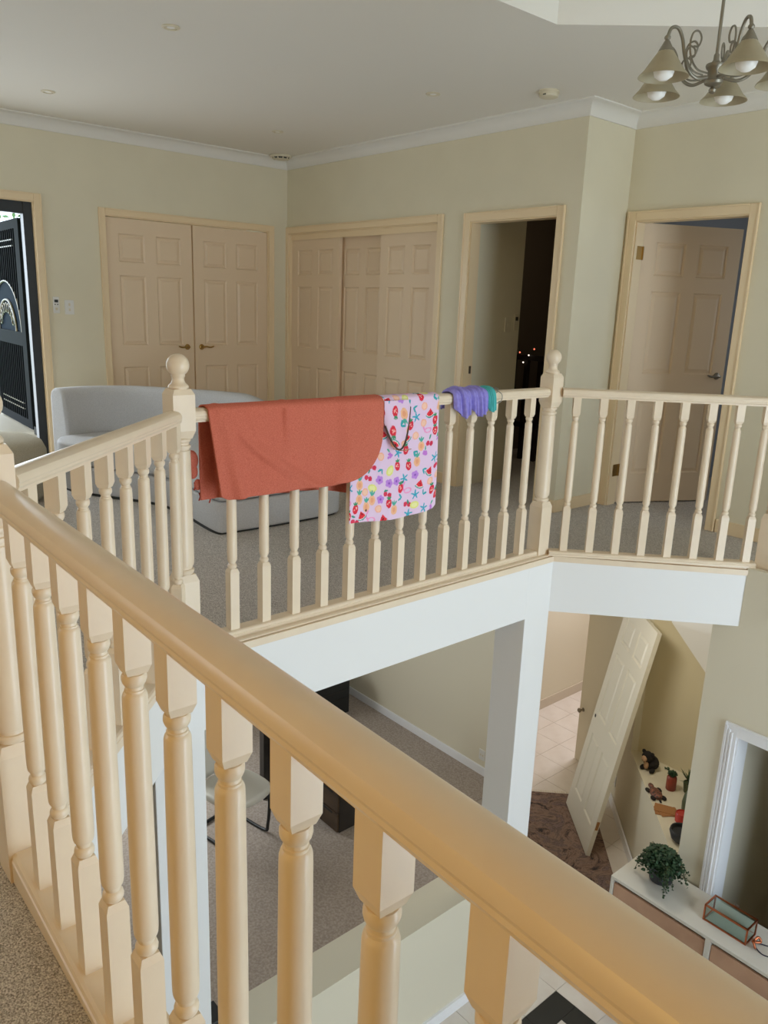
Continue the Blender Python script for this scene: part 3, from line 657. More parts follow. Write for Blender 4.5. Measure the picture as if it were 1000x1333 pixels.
# folded hood that droops from the rail (a U shaped flap with a bound edge)
vs = []; fs = []; uvs = []; nu, nv = 70, 90
for i in range(nu+1):
    for j in range(nv+1):
        a = i/nu; q = j/nv; y = 2.290+.155*a; low = .99-(.225*math.sin(PI*min(1, .10+.9*a))**.8*(1-.15*a)+.004)
        z = .992-(.992-low)*q; x = -2.655+.006+.042*math.sin(PI*a)*q+.008*math.sin(q*3)*math.sin(a*9)*q
        vs.append((x, y, z)); uvs.append((y+.11, .2+.9*q*(.992-low)))
for i in range(nu):
    for j in range(nv): k = i*(nv+1)+j; fs.append((k, k+1, k+nv+2, k+nv+1))
edge = [vs[i*(nv+1)+nv] for i in range(nu+1)]
o = MB().add(vs, fs).build('hood', M['print'], pink, smooth=True)
at = o.data.color_attributes.new('print', 'FLOAT_COLOR', 'POINT'); at.data.foreach_set('color', print_col(np.array(uvs)).astype('f').ravel())
md = o.modifiers.new('thickness', 'SOLIDIFY'); md.thickness = .003
MB().tube([(p[0]+.001, p[1], p[2]) for p in edge[2:-2]], .0042, 6).build('binding', M['walnut'], o, smooth=True)
MB().tube(bez([(-2.642, 2.345, .775), (-2.640, 2.40, .762), (-2.640, 2.455, .765)], 14), .0018, 5).build('cord', M['kraft'], o, smooth=True)

def bunch_fold(seed, amp):
    r = np.random.default_rng(seed); fr = r.uniform(2.5, 7, 4); ph = r.uniform(0, 6, 4)
    def f(t, h, sd):
        q = sum(abs(math.sin(fr[k]*t*PI+ph[k]+1.6*h*math.sin(2*k+1)))**.7 for k in range(4))/4
        body = math.sin(PI*min(1, max(0, t)))**.5
        return amp*body*((.35+.8*math.sin(PI*min(1, .15+h*.85)))*q if sd else .55*q)+(0 if h < .85 else -.25*amp*(h-.85)/.15)
    return f
o = drape('garment', 'purple stretchy garment bunched over the long handrail nearest the pink towel', 'garment', lambda h, s: 2.735+.035*h, lambda h, s: 2.858-.03*h,
      lambda t: .935-.045*math.sin(PI*t)**.7+.006*math.sin(9*t), lambda t: .92, bunch_fold(3, .045), 44, 70, M['purple'], o0=.040, thick=.003)
MB().tube(bez([(-2.655, 2.765, .925), (-2.645, 2.80, .900), (-2.655, 2.835, .915)], 10), .008, 6).build('dark_lining', M['navy'], o, smooth=True)
o = drape('garment', 'second purple bunch of cloth between the first bunch and the teal one', 'garment', lambda h, s: 2.850+.02*h, lambda h, s: 2.975-.025*h,
      lambda t: .93-.04*math.sin(PI*t)**.7+.006*math.cos(11*t), lambda t: .92, bunch_fold(8, .046), 44, 70, M['purple'], o0=.040, thick=.003)
o = drape('garment', 'teal stretchy bunch of cloth at the right end of the garments', 'garment', lambda h, s: 2.968-.02*h, lambda h, s: 3.035-.02*h,
      lambda t: .93-.03*math.sin(PI*t)+.01*t, lambda t: .92, bunch_fold(12, .040), 40, 50, M['teal'], o0=.040, thick=.003)
MB().tube(bez([(-2.64, 3.02, 1.0), (-2.66, 3.05, 1.017), (-2.70, 3.06, 1.016), (-2.655, 3.075, .99), (-2.650, 3.07, .955), (-2.65, 3.035, .945)], 30), .0022, 6).build('strap', M['grey_cord'], o, smooth=True)

# ------------------------------------------------------------------ sofa and ottoman
t = thing('sofa', (-5.0, 2.6, 0), 'pale grey curved boucle sofa behind the angled balustrade', 'sofa')
seat = [(-5.62, 2.00), (-5.37, 2.13), (-5.15, 2.26), (-4.98, 2.32), (-4.70, 2.335), (-4.45, 2.30), (-4.17, 2.28), (-4.13, 2.33), (-4.13, 3.18), (-4.22, 3.28), (-4.6, 3.34), (-5.3, 3.26), (-5.8, 2.95), (-6.15, 2.62), (-6.15, 2.05), (-5.9, 1.92)]
def smooth_poly(P, n=3):
    for _ in range(n):
        Q = []
        for a, b in zip(P, P[1:]+P[:1]): Q += [(a[0]*.75+b[0]*.25, a[1]*.75+b[1]*.25), (a[0]*.25+b[0]*.75, a[1]*.25+b[1]*.75)]
        P = Q
    return P
def off_poly(P, d):
    c = (sum(p[0] for p in P)/len(P), sum(p[1] for p in P)/len(P)); return [(p[0]+(c[0]-p[0])*d, p[1]+(c[1]-p[1])*d) for p in P]
sp = smooth_poly(seat, 2)
MB().prism(off_poly(sp, .004), .012, .205).build('base', M['sofa'], t, smooth=True, bevel=.02, segs=3)
MB().prism(sp, .212, .36).build('seat', M['sofa'], t, smooth=True, bevel=.06, segs=5)
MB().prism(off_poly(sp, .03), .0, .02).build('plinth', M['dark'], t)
bp = bez([(-6.22, 2.06, 0), (-6.28, 2.3, 0), (-6.20, 2.62, 0), (-5.88, 2.90, 0), (-5.50, 3.14, 0), (-5.12, 3.22, 0), (-4.78, 3.24, 0)], 60)
b = MB(); vs = []; n = len(bp); pr = None
for i, p in enumerate(bp):
    a = bp[max(0, i-1)]; q = bp[min(n-1, i+1)]; d = (q-a).normalized(); nrm = Vector((d.y, -d.x, 0)); k = i/(n-1)
    top = .705 if k < .72 else .705-.16*((k-.72)/.28)**1.5; hw = .085
    pr = [(-hw, .06), (-hw, top-.07), (-hw*.85, top-.025), (-hw*.4, top-.002), (hw*.4, top-.002), (hw*.85, top-.025), (hw, top-.07), (hw*1.25, .45), (hw*1.25, .06)]
    for u, z in pr: vs.append(p+nrm*u+Vector((0, 0, z)))
m_ = len(pr); fs = [(i*m_+k, i*m_+(k+1) % m_, (i+1)*m_+(k+1) % m_, (i+1)*m_+k) for i in range(n-1) for k in range(m_)]+[tuple(range(m_))[::-1], tuple(range((n-1)*m_, n*m_))]
b.add(vs, fs); b.build('backrest', M['sofa'], t, smooth=True, angle=60, bevel=.02, segs=3)
t = thing('ottoman', (-5.86, 1.40, 0), 'round oatmeal fabric ottoman in front of the open front door', 'ottoman')
MB().lathe((-5.86, 1.40, 0), [(.40, .012), (.425, .04), (.43, .2), (.425, .34), (.40, .395), (.35, .42), (.2, .428), (.001, .43)], 40).build('cushion', M['ottoman'], t, smooth=True)
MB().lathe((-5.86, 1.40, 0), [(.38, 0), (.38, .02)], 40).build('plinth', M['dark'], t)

# ------------------------------------------------------------------ front door, porch, garden
t = thing('door_7', (XA-.06, 1.7, 0), 'black metal frame lining the open front door', 'door frame', kind='structure')
MB().box(XA-.09, XA-.02, 2.105, 2.175, 0, 2.09).build('jamb', M['black'], t, bevel=.004)
MB().box(XA-.09, XA-.02, 1.21, 1.28, 0, 2.09).build('jamb', M['black'], t, bevel=.004)
MB().box(XA-.09, XA-.02, 1.28, 2.105, 2.0, 2.09).build('head', M['black'], t, bevel=.004)
MB().box(XA-.11, XA-.02, 1.28, 2.105, .0, .02).build('sill', M['nickel'], t)
struct(MB().box(-12, XA-.12, -3, 6, -.2, -.02).build('floor', M['porch']), 'pale tiled porch floor outside the front door', 'floor')
struct(MB().box(-10.6, XA-.12, -3, 6, 2.55, 2.62).build('ceiling', M['timber']), 'cream porch ceiling outside the front door', 'ceiling')
# ornate gate: runs from (-8.75,2.63) to (-10.15,2.73)
GA, GB = Vector((-8.80, 2.645, 0)), Vector((-10.2, 2.735, 0)); gu = (GB-GA).normalized(); gw = (GB-GA).length
gm = Matrix((gu, Vector((-gu.y, gu.x, 0)), Vector((0, 0, 1)))).transposed().to_4x4(); gm.translation = GA
t = thing('security_gate', (-9.5, 2.69, -.02), 'black ornamental metal security gate standing open on the porch', 'gate')
GT = 2.12
MB().box(-.10, .07, -.02, .02, .0, GT).xf(gm).build('stile', M['gate'], t); MB().box(gw-.07, gw, -.02, .02, .0, GT).xf(gm).build('stile', M['gate'], t)
for z0, z1 in ((0, .09), (.86, 1.0), (GT-.09, GT)): MB().box(.07, gw-.07, -.02, .02, z0, z1).xf(gm).build('rail', M['gate'], t)
MB().box(.07, gw-.07, -.004, .0, .09, GT-.09).xf(gm).build('mesh_screen', M['gate_mesh'], t)
bar = lambda x, z0, z1: MB().box(x-.009, x+.009, .004, .022, z0, z1).xf(gm).build('bar', M['gate'], t)
for i in range(14):
    x = .13+i*(gw-.26)/13; bar(x, .09, .86)
    u = (x-gw/2)/(gw/2-.07); zt = 1.0+.52*math.sqrt(max(0, 1-u*u)); bar(x, zt, GT-.09)
for r in (1, .62): MB().tube([gm @ Vector((gw/2+(gw/2-.07)*r*math.cos(a), .012, 1.0+.52*r*math.sin(a))) for a in [PI*i/28 for i in range(29)]], .012, 6).build('arch', M['nickel'], t)
for i in range(9):
    a = PI*(i+.5)/9; c = (gw/2+.28*math.cos(a), 1.08+.16*math.sin(a)); MB().tube([gm @ Vector((c[0]+.05*math.cos(q), .014, c[1]+.05*math.sin(q))) for q in [2*PI*k/12 for k in range(12)]], .007, 5, True).build('scroll', M['nickel'], t)
for z in (.18, .24, 1.86, 1.92): MB().box(.2, gw-.2, .004, .02, z, z+.012).xf(gm).build('cross_bar', M['nickel'], t)
t = thing('porch_post', (-8.45, 2.60, -.02), 'slim black porch post between gate and garden', 'post')
MB().box(-8.52, -8.40, 2.595, 2.665, -.02, 2.55).build('shaft', M['black'], t); MB().box(-8.54, -8.38, 2.58, 2.68, -.02, .06).build('foot', M['black'], t)
t = thing('porch_railing', (-8.9, 3.6, -.02), 'dark porch railing in front of the garden greenery', 'railing')
for z in (.25, .95): MB().box(-11.4, -8.42, 3.30, 3.34, z, z+.05).build('rail', M['black'], t)
for i in range(6): MB().box(-11.4+.58*i, -11.36+.58*i, 3.30, 3.34, -.02, 1.0).build('post', M['black'], t)
def leaf_cloud(c, r, n, size, seed, sq=(1, 1, 1)):
    r_ = np.random.default_rng(seed); b = MB()
    for _ in range(n):
        d = r_.normal(size=3); d /= np.linalg.norm(d); p = np.array(c)+d*np.array(sq)*r*r_.uniform(.5, 1)
        u = Vector(r_.normal(size=3)).normalized(); v = u.orthogonal().normalized(); s = size*r_.uniform(.6, 1.3); p = Vector(p)
        b.add([p-u*s, p+v*s*.45, p+u*s, p-v*s*.45], [(0, 1, 2, 3)])
    return b
for i, (x, y, h, r, lab) in enumerate(((-13.2, 3.75, 1.5, .9, 'bushy green tree beyond the porch railing'), (-15.6, 5.6, 2.3, 1.4, 'taller green tree farther beyond the porch'), (-11.9, 4.15, .55, .62, 'low green shrub just beyond the porch railing'))):
    t = thing('garden_tree', (x, y, -.3), lab, 'tree', 'trees beyond the porch')
    leaf_cloud((x, y, h), r, 900, .10, 20+i).build('foliage', M['tree_leaf'], t); MB().tube([(x, y, -.3), (x+.05, y, h*.6), (x, y+.05, h)], [.09, .07, .04], 8).build('trunk', M['bark'], t)
struct(MB().box(-40, -12, -20, 30, -.5, -.3).build('floor', M['tree_leaf']), 'green lawn beyond the porch', 'lawn')

# ------------------------------------------------------------------ lower storey walls
W = M['wall_low']
struct(MB().box(-7.2, -4.2, 5.28, 5.40, ZL, ZS).build('wall_study', W), 'cream study wall with white skirting on the lower storey', 'wall')
struct(wall_x(MB(), -6.94, -6.82, YF, 5.4, ZL, ZS, [(1.7, 3.1, -2.2, -1.0)]).build('wall_study_left', W), 'left wall of the lower study', 'wall')
struct(MB().box(-6.82, -4.2, 5.265, 5.28, ZL, ZL+.1).build('baseboard_study', M['white'], bevel=.004), 'white skirting along the study wall', 'skirting')
struct(MB().box(-5.07, -4.95, 5.4, 9.0, ZL, ZS).box(-5.07, -2, 8.9, 9.0, ZL, ZS).box(-2.1, -2.0, 5.76, 8.9, ZL, ZS).build('wall_hall', W), 'cream hall wall with tiled skirting', 'wall')
struct(MB().box(-4.95, -4.94, 5.4, 8.9, ZL, ZL+.12).build('baseboard_hall', M['porch']), 'tiled skirting along the hall wall', 'skirting')
struct(MB().box(-2.845, -2.6315, 3.39, 3.607, ZL, .004).build('wall_column', M['fascia'], bevel=.003), 'white square column under the far corner of the void', 'column')
struct(MB().box(-2.845, -2.6315, 1.265, 1.37, ZL, .004).box(-2.845, -2.6315, 1.15, 1.265, ZL, ZS).build('wall_column', M['fascia'], bevel=.003), 'white square column seen between the near balusters', 'column')
struct(MB().box(-2.98, -2.75, 1.37, 3.39, ZL, -2.17).box(-2.985, -2.74, 1.372, 3.388, -2.17, -2.15).build('wall_low', W), 'waist high cream wall between study and entry', 'wall')
struct(MB().box(-2.75, -2.735, 1.37, 3.39, ZL, ZL+.09).build('baseboard_low_wall', M['white']), 'pale skirting at the foot of the waist high wall', 'skirting')
# 45 degree wall, ledge and niche
K = 2.50
struct(MB().prism([(-3.56, 6.06), (-3.12, 5.62), (-3.04, 5.70), (-3.48, 6.14)], ZL, ZS).build('wall_angled', W), 'narrow angled wall behind the leaning door', 'wall')
led = [(-3.12, 5.62), (-1.985, 4.46), (-1.985, 5.66), (-3.12, 5.66)]
struct(MB().prism(led, ZL, -2.215).prism([(p[0], p[1]) for p in led], -2.215, -2.2).build('wall_ledge', W), 'waist high angled wall topped by the ornament ledge', 'wall')
struct(MB().sweep([(-3.56, 6.06, ZL), (-1.99, 4.455, ZL)], [(0, 0), (.012, 0), (.012, .085), (.006, .09), (0, .09)]).build('baseboard_angled', M['white']), 'white skirting along the angled wall', 'skirting')
struct(MB().box(-3.12, -.5, 5.66, 5.76, ZL, ZS).box(-1.95, -1.85, 4.46, 5.66, -2.2, ZS).build('wall_niche', M['niche']), 'cream walls of the recessed ornament niche', 'wall')
sf = MB(); a, b_ = (-2.90, -.93), (-2.3, -1.52)
sf.add([(x, y, z) for y in (5.60, 5.66) for x, z in ((-2.90, ZS), (-2.90, -.945), (-1.95, -1.84), (-1.95, ZS))], [(0, 1, 2, 3), (7, 6, 5, 4), (0, 4, 5, 1), (1, 5, 6, 2), (2, 6, 7, 3), (3, 7, 4, 0)])
struct(sf.build('wall_stair_soffit', M['fascia']), 'sloping stair stringer at the back of the niche', 'soffit')
lw = wall_y(MB(), 4.32, 4.46, -1.985, XR, ZL, ZS, [(-1.745, -.93, ZL, -.955)]); 
struct(lw.build('wall_entry', W), 'cream wall with the white framed lower doorway', 'wall')
struct(MB().box(-1.835, XR, 4.3185, 4.36, ZS, .052).build('wall_entry_top', W), 'cream wall band above the lower doorway', 'wall')
frame_y(-1.745, -.93, -.955, 4.32, 'trim_9', 'white architrave of the lower doorway behind the cabinet', m='white', wd=.07, floor=ZL, jamb=.14)
for k, dx in enumerate((.018, .034, .052)): MB().box(-1.745-dx-.008, -1.745-dx, 4.2965, 4.3045, ZL, -.955+dx).build('moulding_step', M['white'], bpy.data.objects['trim_9'])
struct(MB().box(-1.84, -1.76, 4.46, 6.8, ZL, ZS).box(-.6, -.5, 4.46, 6.8, ZL, ZS).box(-1.84, -.5, 6.75, 6.85, ZL, ZS).build('wall_lower_room', W), 'walls of the dim room behind the lower doorway', 'wall')
# open hall door seen edge on
t = thing('door_8', (-3.8, 6.16, ZL), 'cream hall door standing open, seen almost edge on', 'door', kind='structure')
hu = Vector((.53, -.20, 0)).normalized(); Mh = Matrix((hu, Vector((hu.y, -hu.x, 0)), Vector((0, 0, 1)))).transposed().to_4x4(); Mh.translation = (-4.085, 6.265, ZL+.012)
MB().box(0, .53, -.035, 0, 0, 2.60).xf(Mh).build('leaf', W, t, bevel=.002)
MB().lathe((.06, 0, .57), [(.02, 0), (.02, .006), (.01, .01), (.01, .03), (.022, .04), (.024, .052), (.015, .06)], 14, 'y').xf(Mh).build('knob', M['nickel'], t, smooth=True, angle=40)
MB().lathe((.06, -.035, .57), [(.02, 0), (.02, -.006), (.01, -.01), (.01, -.03), (.022, -.04), (.024, -.052), (.015, -.06)], 14, 'y').xf(Mh).build('knob', M['nickel'], t, smooth=True, angle=40)
plate('power_outlet', (-4.47, 5.28, -2.78), .075, .11, (0, -1, 0), 'white power outlet low on the study wall beside the column', 'outlet', [('socket', -.014, 0, .012, .02, M['plastic_cream']), ('socket', .014, 0, .012, .02, M['plastic_cream'])])
plate('power_outlet', (-3.375, 5.875, -2.72), .07, .11, (-.7071, -.7071, 0), 'pale power outlet on the angled wall behind the leaning door', 'outlet', [('socket', 0, .02, .012, .02, M['plastic_cream']), ('socket', 0, -.02, .012, .02, M['plastic_cream'])])

# leaning door
bR = Vector((-3.10, 5.076, ZL+.027)); bL = Vector((-3.655, 5.548, ZL+.027)); tR = Vector((-2.876, 5.342, -1.005))
ux = (bR-bL); wd_ = ux.length; ux.normalize(); up = (tR-bR); up -= ux*up.dot(ux); up.normalize(); nn = ux.cross(up)
if nn.y > 0: nn = -nn
t = thing('panelled_door', (-3.38, 5.31, ZL+.02), 'loose white panelled door leaning against the angled wall', 'door')
lf, Mx = six_panel(t, wd_, 2.04, .035, M['doorw'], bL, ux, nn, up=up)
MB().lathe((.055, 0, .94), [(.016, -.004), (.016, .0015)], 14, 'y').xf(Mx).build('lock_hole', M['dark'], t)
for z in (.25,): MB().box(wd_-.001, wd_+.0012, -.03, -.006, z, z+.08).xf(Mx).build('hinge_recess', M['kraft'], t)

# rug
uv = lambda u, v: ((u+v)/math.sqrt(2), (v-u)/math.sqrt(2))
t = thing('rug', (-3.2, 5.0, ZL+.005), 'worn dark red patterned rug under the leaning door', 'rug')
MB().prism([uv(-6.66, .62), uv(-5.03, .62), uv(-5.03, 1.585), uv(-6.66, 1.585)], ZL+.0055, ZL+.017).build('pile', M['rug'], t)
fr = MB()
for i in range(60):
    v = .63+i*.016; a = uv(-6.66, v); b2 = uv(-6.70-.01*random.random(), v+.006*random.uniform(-1, 1)); fr.tube([(a[0], a[1], ZL+.009), (b2[0], b2[1], ZL+.008)], .003, 4)
tag(fr.build('fringe', M['plastic_cream'], t), kind='stuff')

# study furniture
t = thing('desk', (-5.0, 3.73, ZL+.012), 'dark wooden desk with drawers on the study carpet', 'desk')
MB().box(-5.46, -4.50, 3.37, 4.12, -2.30, -2.26).build('desktop', M['blackwood'], t, bevel=.004)
for x, y in ((-5.46, 3.38), (-5.46, 4.04)): MB().box(x, x+.07, y, y+.07, ZL+.012, -2.30).build('leg', M['blackwood'], t, bevel=.003)
MB().box(-4.93, -4.60, 3.635, 4.08, ZL+.02, -2.32).build('drawer_case', M['blackwood'], t)
for z0, z1 in ((-2.975, -2.80), (-2.785, -2.60), (-2.585, -2.34)):
    d = MB().box(-4.925, -4.605, 3.617, 3.634, z0, z1).build('drawer', M['walnut'], t, bevel=.002); MB().box(-4.85, -4.68, 3.612, 3.617, z1-.022, z1-.008).build('finger_pull', M['black'], d)
t = thing('storage_box', (-6.47, 4.75, ZL+.012), 'black low storage unit with a reddish top by the study wall', 'storage unit')
MB().box(-6.72, -6.205, 4.50, 5.0, ZL+.012, -2.60).build('body', M['black'], t, bevel=.004)
MB().box(-6.73, -6.40, 4.49, 5.01, -2.60, -2.585).build('top_panel', M['orangewood'], t, bevel=.003); MB().box(-6.40, -6.20, 4.49, 5.01, -2.60, -2.585).build('top_panel', M['black'], t, bevel=.003)
for z in (-2.80, -2.7): MB().box(-6.205, -6.2, 4.53, 4.97, z-.003, z+.003).build('groove', M['blackwood'], t)
t = thing('desk_chair', (-5.15, 2.93, ZL+.012), 'white cantilever desk chair on a black base beside the desk', 'chair')
cm = Matrix.Translation((-5.13, 2.93, 0)) @ Matrix.Rotation(math.radians(12), 4, 'Z')
seatp = [(-.26, -.25), (.2, -.24), (.28, -.06), (.27, .14), (.2, .25), (-.24, .24)]
MB().prism(smooth_poly(seatp, 2), -2.575, -2.50).xf(cm).build('seat', M['leather'], t, smooth=True, bevel=.03, segs=4)
b = MB(); vs = []
for i in range(9):
    a = i/8; 
    for j in range(7): q = j/6-.5; vs.append((-.25-.10*a-.05*(1-4*q*q), q*(.44-.06*a), -2.52+.42*a))
fs = [(i*7+j, i*7+j+1, i*7+j+8, i*7+j+7) for i in range(8) for j in range(6)]
o = b.add(vs, fs).xf(cm).build('backrest', M['leather'], t, smooth=True); md = o.modifiers.new('thickness', 'SOLIDIFY'); md.thickness = .04
for sy in (-.19, .19):
    MB().tube([cm @ Vector(p) for p in bez([(.18, sy, -2.58), (.22, sy, -2.66), (.2, sy, -2.9), (.16, sy, -2.968), (-.1, sy, -2.972), (-.3, sy, -2.972)], 24)], .014, 8).build('leg', M['black'], t, smooth=True)
MB().tube([cm @ Vector((-.3, -.19, -2.972)), cm @ Vector((-.3, .19, -2.972))], .014, 8).build('cross_bar', M['black'], t)
MB().tube([cm @ Vector((.18, -.19, -2.585)), cm @ Vector((.18, .19, -2.585))], .014, 8).build('cross_bar', M['black'], t)
t = thing('storage_tin', (-2.96, 1.47, -2.15), 'small black tin on the near end of the waist high wall', 'tin')
MB().box(-2.975, -2.86, 1.38, 1.56, -2.15, -2.07).build('body', M['black'], t, bevel=.006); MB().box(-2.978, -2.857, 1.377, 1.563, -2.07, -2.062).build('lid', M['black'], t, bevel=.003)

# ------------------------------------------------------------------ cabinet and what stands on it
CT = -2.04
x0, x1, y0, y1 = -2.225, .30, 3.965, 4.30
t = thing('sideboard', ((x0+x1)/2, (y0+y1)/2, ZL+.005), 'white sideboard with light oak drop fronts against the entry wall', 'sideboard')
MB().box(x0, x1, y0, y1, CT-.022, CT).build('top', M['board'], t, bevel=.002)
zb = ZL+.005
MB().box(x0, x0+.02, y0, y1, zb, CT-.022).build('side_panel', M['board'], t); MB().box(x1-.02, x1, y0, y1, zb, CT-.022).build('side_panel', M['board'], t)
MB().box(x0+.02, x1-.02, y0+.02, y1, zb, zb+.06).build('plinth', M['board'], t); MB().box(x0+.02, x1-.02, y1-.015, y1, zb+.06, CT-.022).build('back_panel', M['dark'], t)
xs = [x0+.02, -1.575, -.93, -.29, x1-.02]
for i in range(4):
    a = xs[i]+(.017 if i else .0); b2 = xs[i+1]-(.017 if i < 3 else 0)
    if i < 3: MB().box(xs[i+1]-.016, xs[i+1]+.016, y0, y1-.015, zb+.06, CT-.022).build('divider', M['board'], t)
    for z0, z1 in ((zb+.07, -2.56), (-2.55, CT-.045)):
        MB().box(a+.003, b2-.003, y0+.006, y0+.024, z0, z1).build('drop_front', M['oak'], t, bevel=.002)
    MB().box(a, b2, y0+.06, y0+.07, zb+.06, CT-.022).build('shadow_board', M['dark'], t)  # dark sheet standing in for the shade behind the drop fronts
def leafy(thing_, c, n, rad, size, seed, trail, m, stem_m, h0):
    r_ = np.random.default_rng(seed); lb, sb = MB(), MB()
    def leaf_at(p, s):
        u = Vector(r_.normal(size=3)); u.z *= .4; u.normalize(); v = u.cross(Vector((r_.normal(0, .4), r_.normal(0, .4), 1))).normalized()
        lb.add([p-u*s*.9, p-u*s*.25+v*s*.7, p+u*s*.55+v*s*.5, p+u*s, p+u*s*.55-v*s*.5, p-u*s*.25-v*s*.7], [(0, 1, 2, 3), (0, 3, 4, 5)])
    for k in range(n):
        d = r_.normal(size=3); d /= np.linalg.norm(d); d[2] = abs(d[2])*1.05-.45 if trail and n > 500 else abs(d[2])*.85-.25; q = r_.uniform(.55, 1)
        leaf_at(Vector((c[0]+d[0]*rad*q, c[1]+d[1]*rad*q, h0+d[2]*rad*q*1.0)), size*r_.uniform(.7, 1.3))
    for pts in trail:
        P = bez(pts, 18); sb.tube(P, .0016, 5)
        for p in P[4:]: leaf_at(p+Vector(r_.normal(0, .006, 3)), size*.8)
    tag(lb.build('foliage', m, thing_), kind='stuff'); sb.build('stem', stem_m, thing_)
pc = (-2.005, 4.175)
t = thing('potted_plant', (*pc, CT), 'trailing green plant in a dark pot on the left end of the sideboard', 'plant')
MB().lathe((*pc, CT), [(.055, 0), (.07, .01), (.082, .10), (.085, .15), (.079, .15), (.075, .12), (.001, .12)], 24).build('pot', M['pot'], t, smooth=True, angle=40)
r9 = np.random.default_rng(31); tr = []
for k in range(16):
    a = r9.uniform(2.6, 6.6); L = r9.uniform(.13, .215); d = (math.cos(a)*L, math.sin(a)*L*.9)
    tr.append([(pc[0]+d[0]*.35, pc[1]+d[1]*.35, CT+.19), (pc[0]+d[0]*.75, pc[1]+d[1]*.75, CT+r9.uniform(.12, .2)), (pc[0]+d[0], pc[1]+d[1], CT+r9.uniform(.012, .12))])
tr = [[(min(p[0], 9), min(p[1], 4.305), p[2]) for p in q] for q in tr]
leafy(t, (pc[0], pc[1]-.02), 1500, .13, .0125, 3, tr, M['leaf'], M['stem'], CT+.165)
# copper glass box
gx0, gx1, gy0, gy1, gz0, gz1 = -1.665, -1.415, 4.075, 4.195, CT, CT+.105
t = thing('glass_box', ((gx0+gx1)/2, (gy0+gy1)/2, CT), 'copper framed glass box on the sideboard', 'box')
e = .0045; fb = MB()
for x in (gx0, gx1):
    for y in (gy0, gy1): fb.box(x-e, x+e, y-e, y+e, gz0, gz1)
for z in (gz0+e, gz1-e):
    for y in (gy0, gy1): fb.box(gx0, gx1, y-e, y+e, z-e, z+e)
    for x in (gx0, gx1): fb.box(x-e, x+e, gy0, gy1, z-e, z+e)
fb.build('frame', M['copper'], t)
g = .001
for nm, bx in (('pane', (gx0-g, gx0+g, gy0+e, gy1-e, gz0+2*e, gz1-2*e)), ('pane', (gx1-g, gx1+g, gy0+e, gy1-e, gz0+2*e, gz1-2*e)), ('pane', (gx0+e, gx1-e, gy0-g, gy0+g, gz0+2*e, gz1-2*e)), ('pane', (gx0+e, gx1-e, gy1-g, gy1+g, gz0+2*e, gz1-2*e)), ('lid_pane', (gx0+e, gx1-e, gy0+e, gy1-e, gz1-e-g, gz1-e+g))):
    MB().box(*bx).build(nm, M['glass'], t)
MB().box(gx0+e, gx1-e, gy0+e, gy1-e, gz0+.003, gz0+.005).build('mirror_base', mat('pale_mirror', (206, 218, 208), .25), t)
MB().box(-1.553, -1.527, gy1+e, gy1+.012, gz1-.006, gz1+.012).build('clasp', M['pewter'], t)
t = thing('ribbon', (-1.37, 4.10, CT), 'copper bow with dark ribbon tails lying beside the glass box', 'ribbon')
b = MB()
for s_ in (-1, 1): b.tube(bez([(-1.385, 4.11, CT+.03), (-1.375, 4.11+s_*.03, CT+.045), (-1.36, 4.11+s_*.035, CT+.02), (-1.385, 4.11, CT+.022)], 18), .007, 6)
b.build('loop', M['copper'], t, smooth=True); MB().ball((-1.385, 4.11, CT+.028), .013, 10, 7).build('knot', M['copper'], t, smooth=True)
MB().tube(bez([(-1.38, 4.10, CT+.015), (-1.32, 4.08, CT+.004), (-1.25, 4.11, CT+.004), (-1.20, 4.10, CT+.004)], 20), .003, 6).tube(bez([(-1.37, 4.13, CT+.015), (-1.30, 4.17, CT+.006), (-1.22, 4.16, CT+.004)], 20), .003, 6).build('tail', M['navy'], t)

# ------------------------------------------------------------------ ornaments on the niche ledge
LZ = -2.2
c = (-2.86, 5.50)
t = thing('plush_dog', (*c, LZ), 'black plush dog with a tan face sitting at the back of the ledge', 'soft toy')
MB().ball((c[0], c[1], LZ+.062), .062, 14, 10, (1.05, .9, 1)).build('body', M['plush_dark'], t, smooth=True)
h = MB().ball((c[0]-.015, c[1]-.045, LZ+.125), .045, 14, 10).build('head', M['plush_dark'], t, smooth=True)
MB().ball((c[0]-.02, c[1]-.085, LZ+.118), .024, 12, 8, (1, .7, 1.1)).build('muzzle', M['plush_tan'], h, smooth=True)
for s_ in (-1, 1): MB().ball((c[0]-.015+s_*.038, c[1]-.04, LZ+.155), .018, 10, 7, (1, .6, 1)).build('ear', M['plush_dark'], h, smooth=True)
MB().ball((c[0]-.01, c[1]-.06, LZ+.055), .028, 12, 8, (.8, .6, 1.2)).build('chest', M['plush_tan'], t, smooth=True)
for s_ in (-1, 1): MB().ball((c[0]+s_*.042, c[1]-.05, LZ+.02), .022, 10, 7, (.9, 1.5, .9)).build('paw', M['plush_dark'], t, smooth=True)
c = (-2.605, 5.37)
t = thing('plant_jar', (*c, LZ), 'red brown jar with a small dark succulent on the ledge', 'jar')
MB().lathe((*c, LZ), [(.034, 0), (.039, .008), (.039, .10), (.034, .115), (.03, .12), (.03, .112), (.001, .11)], 20).build('jar', M['red_clay'], t, smooth=True, angle=40)
leafy(t, c, 90, .034, .014, 5, [[(c[0]-.02, c[1], LZ+.13), (c[0]-.05, c[1]+.01, LZ+.15), (c[0]-.075, c[1]+.01, LZ+.14)]], M['leaf'], M['stem'], LZ+.14)
c = (-2.635, 5.205)
tm = Matrix.Translation((c[0], c[1], LZ)) @ Matrix.Rotation(math.radians(-38), 4, 'Z')
t = thing('turtle_figurine', (*c, LZ), 'dark patterned turtle figurine lying flat on the ledge', 'figurine')
MB().ball((0, 0, .016), .062, 16, 8, (1.25, .72, .42)).xf(tm).build('shell', M['turtle'], t, smooth=True)
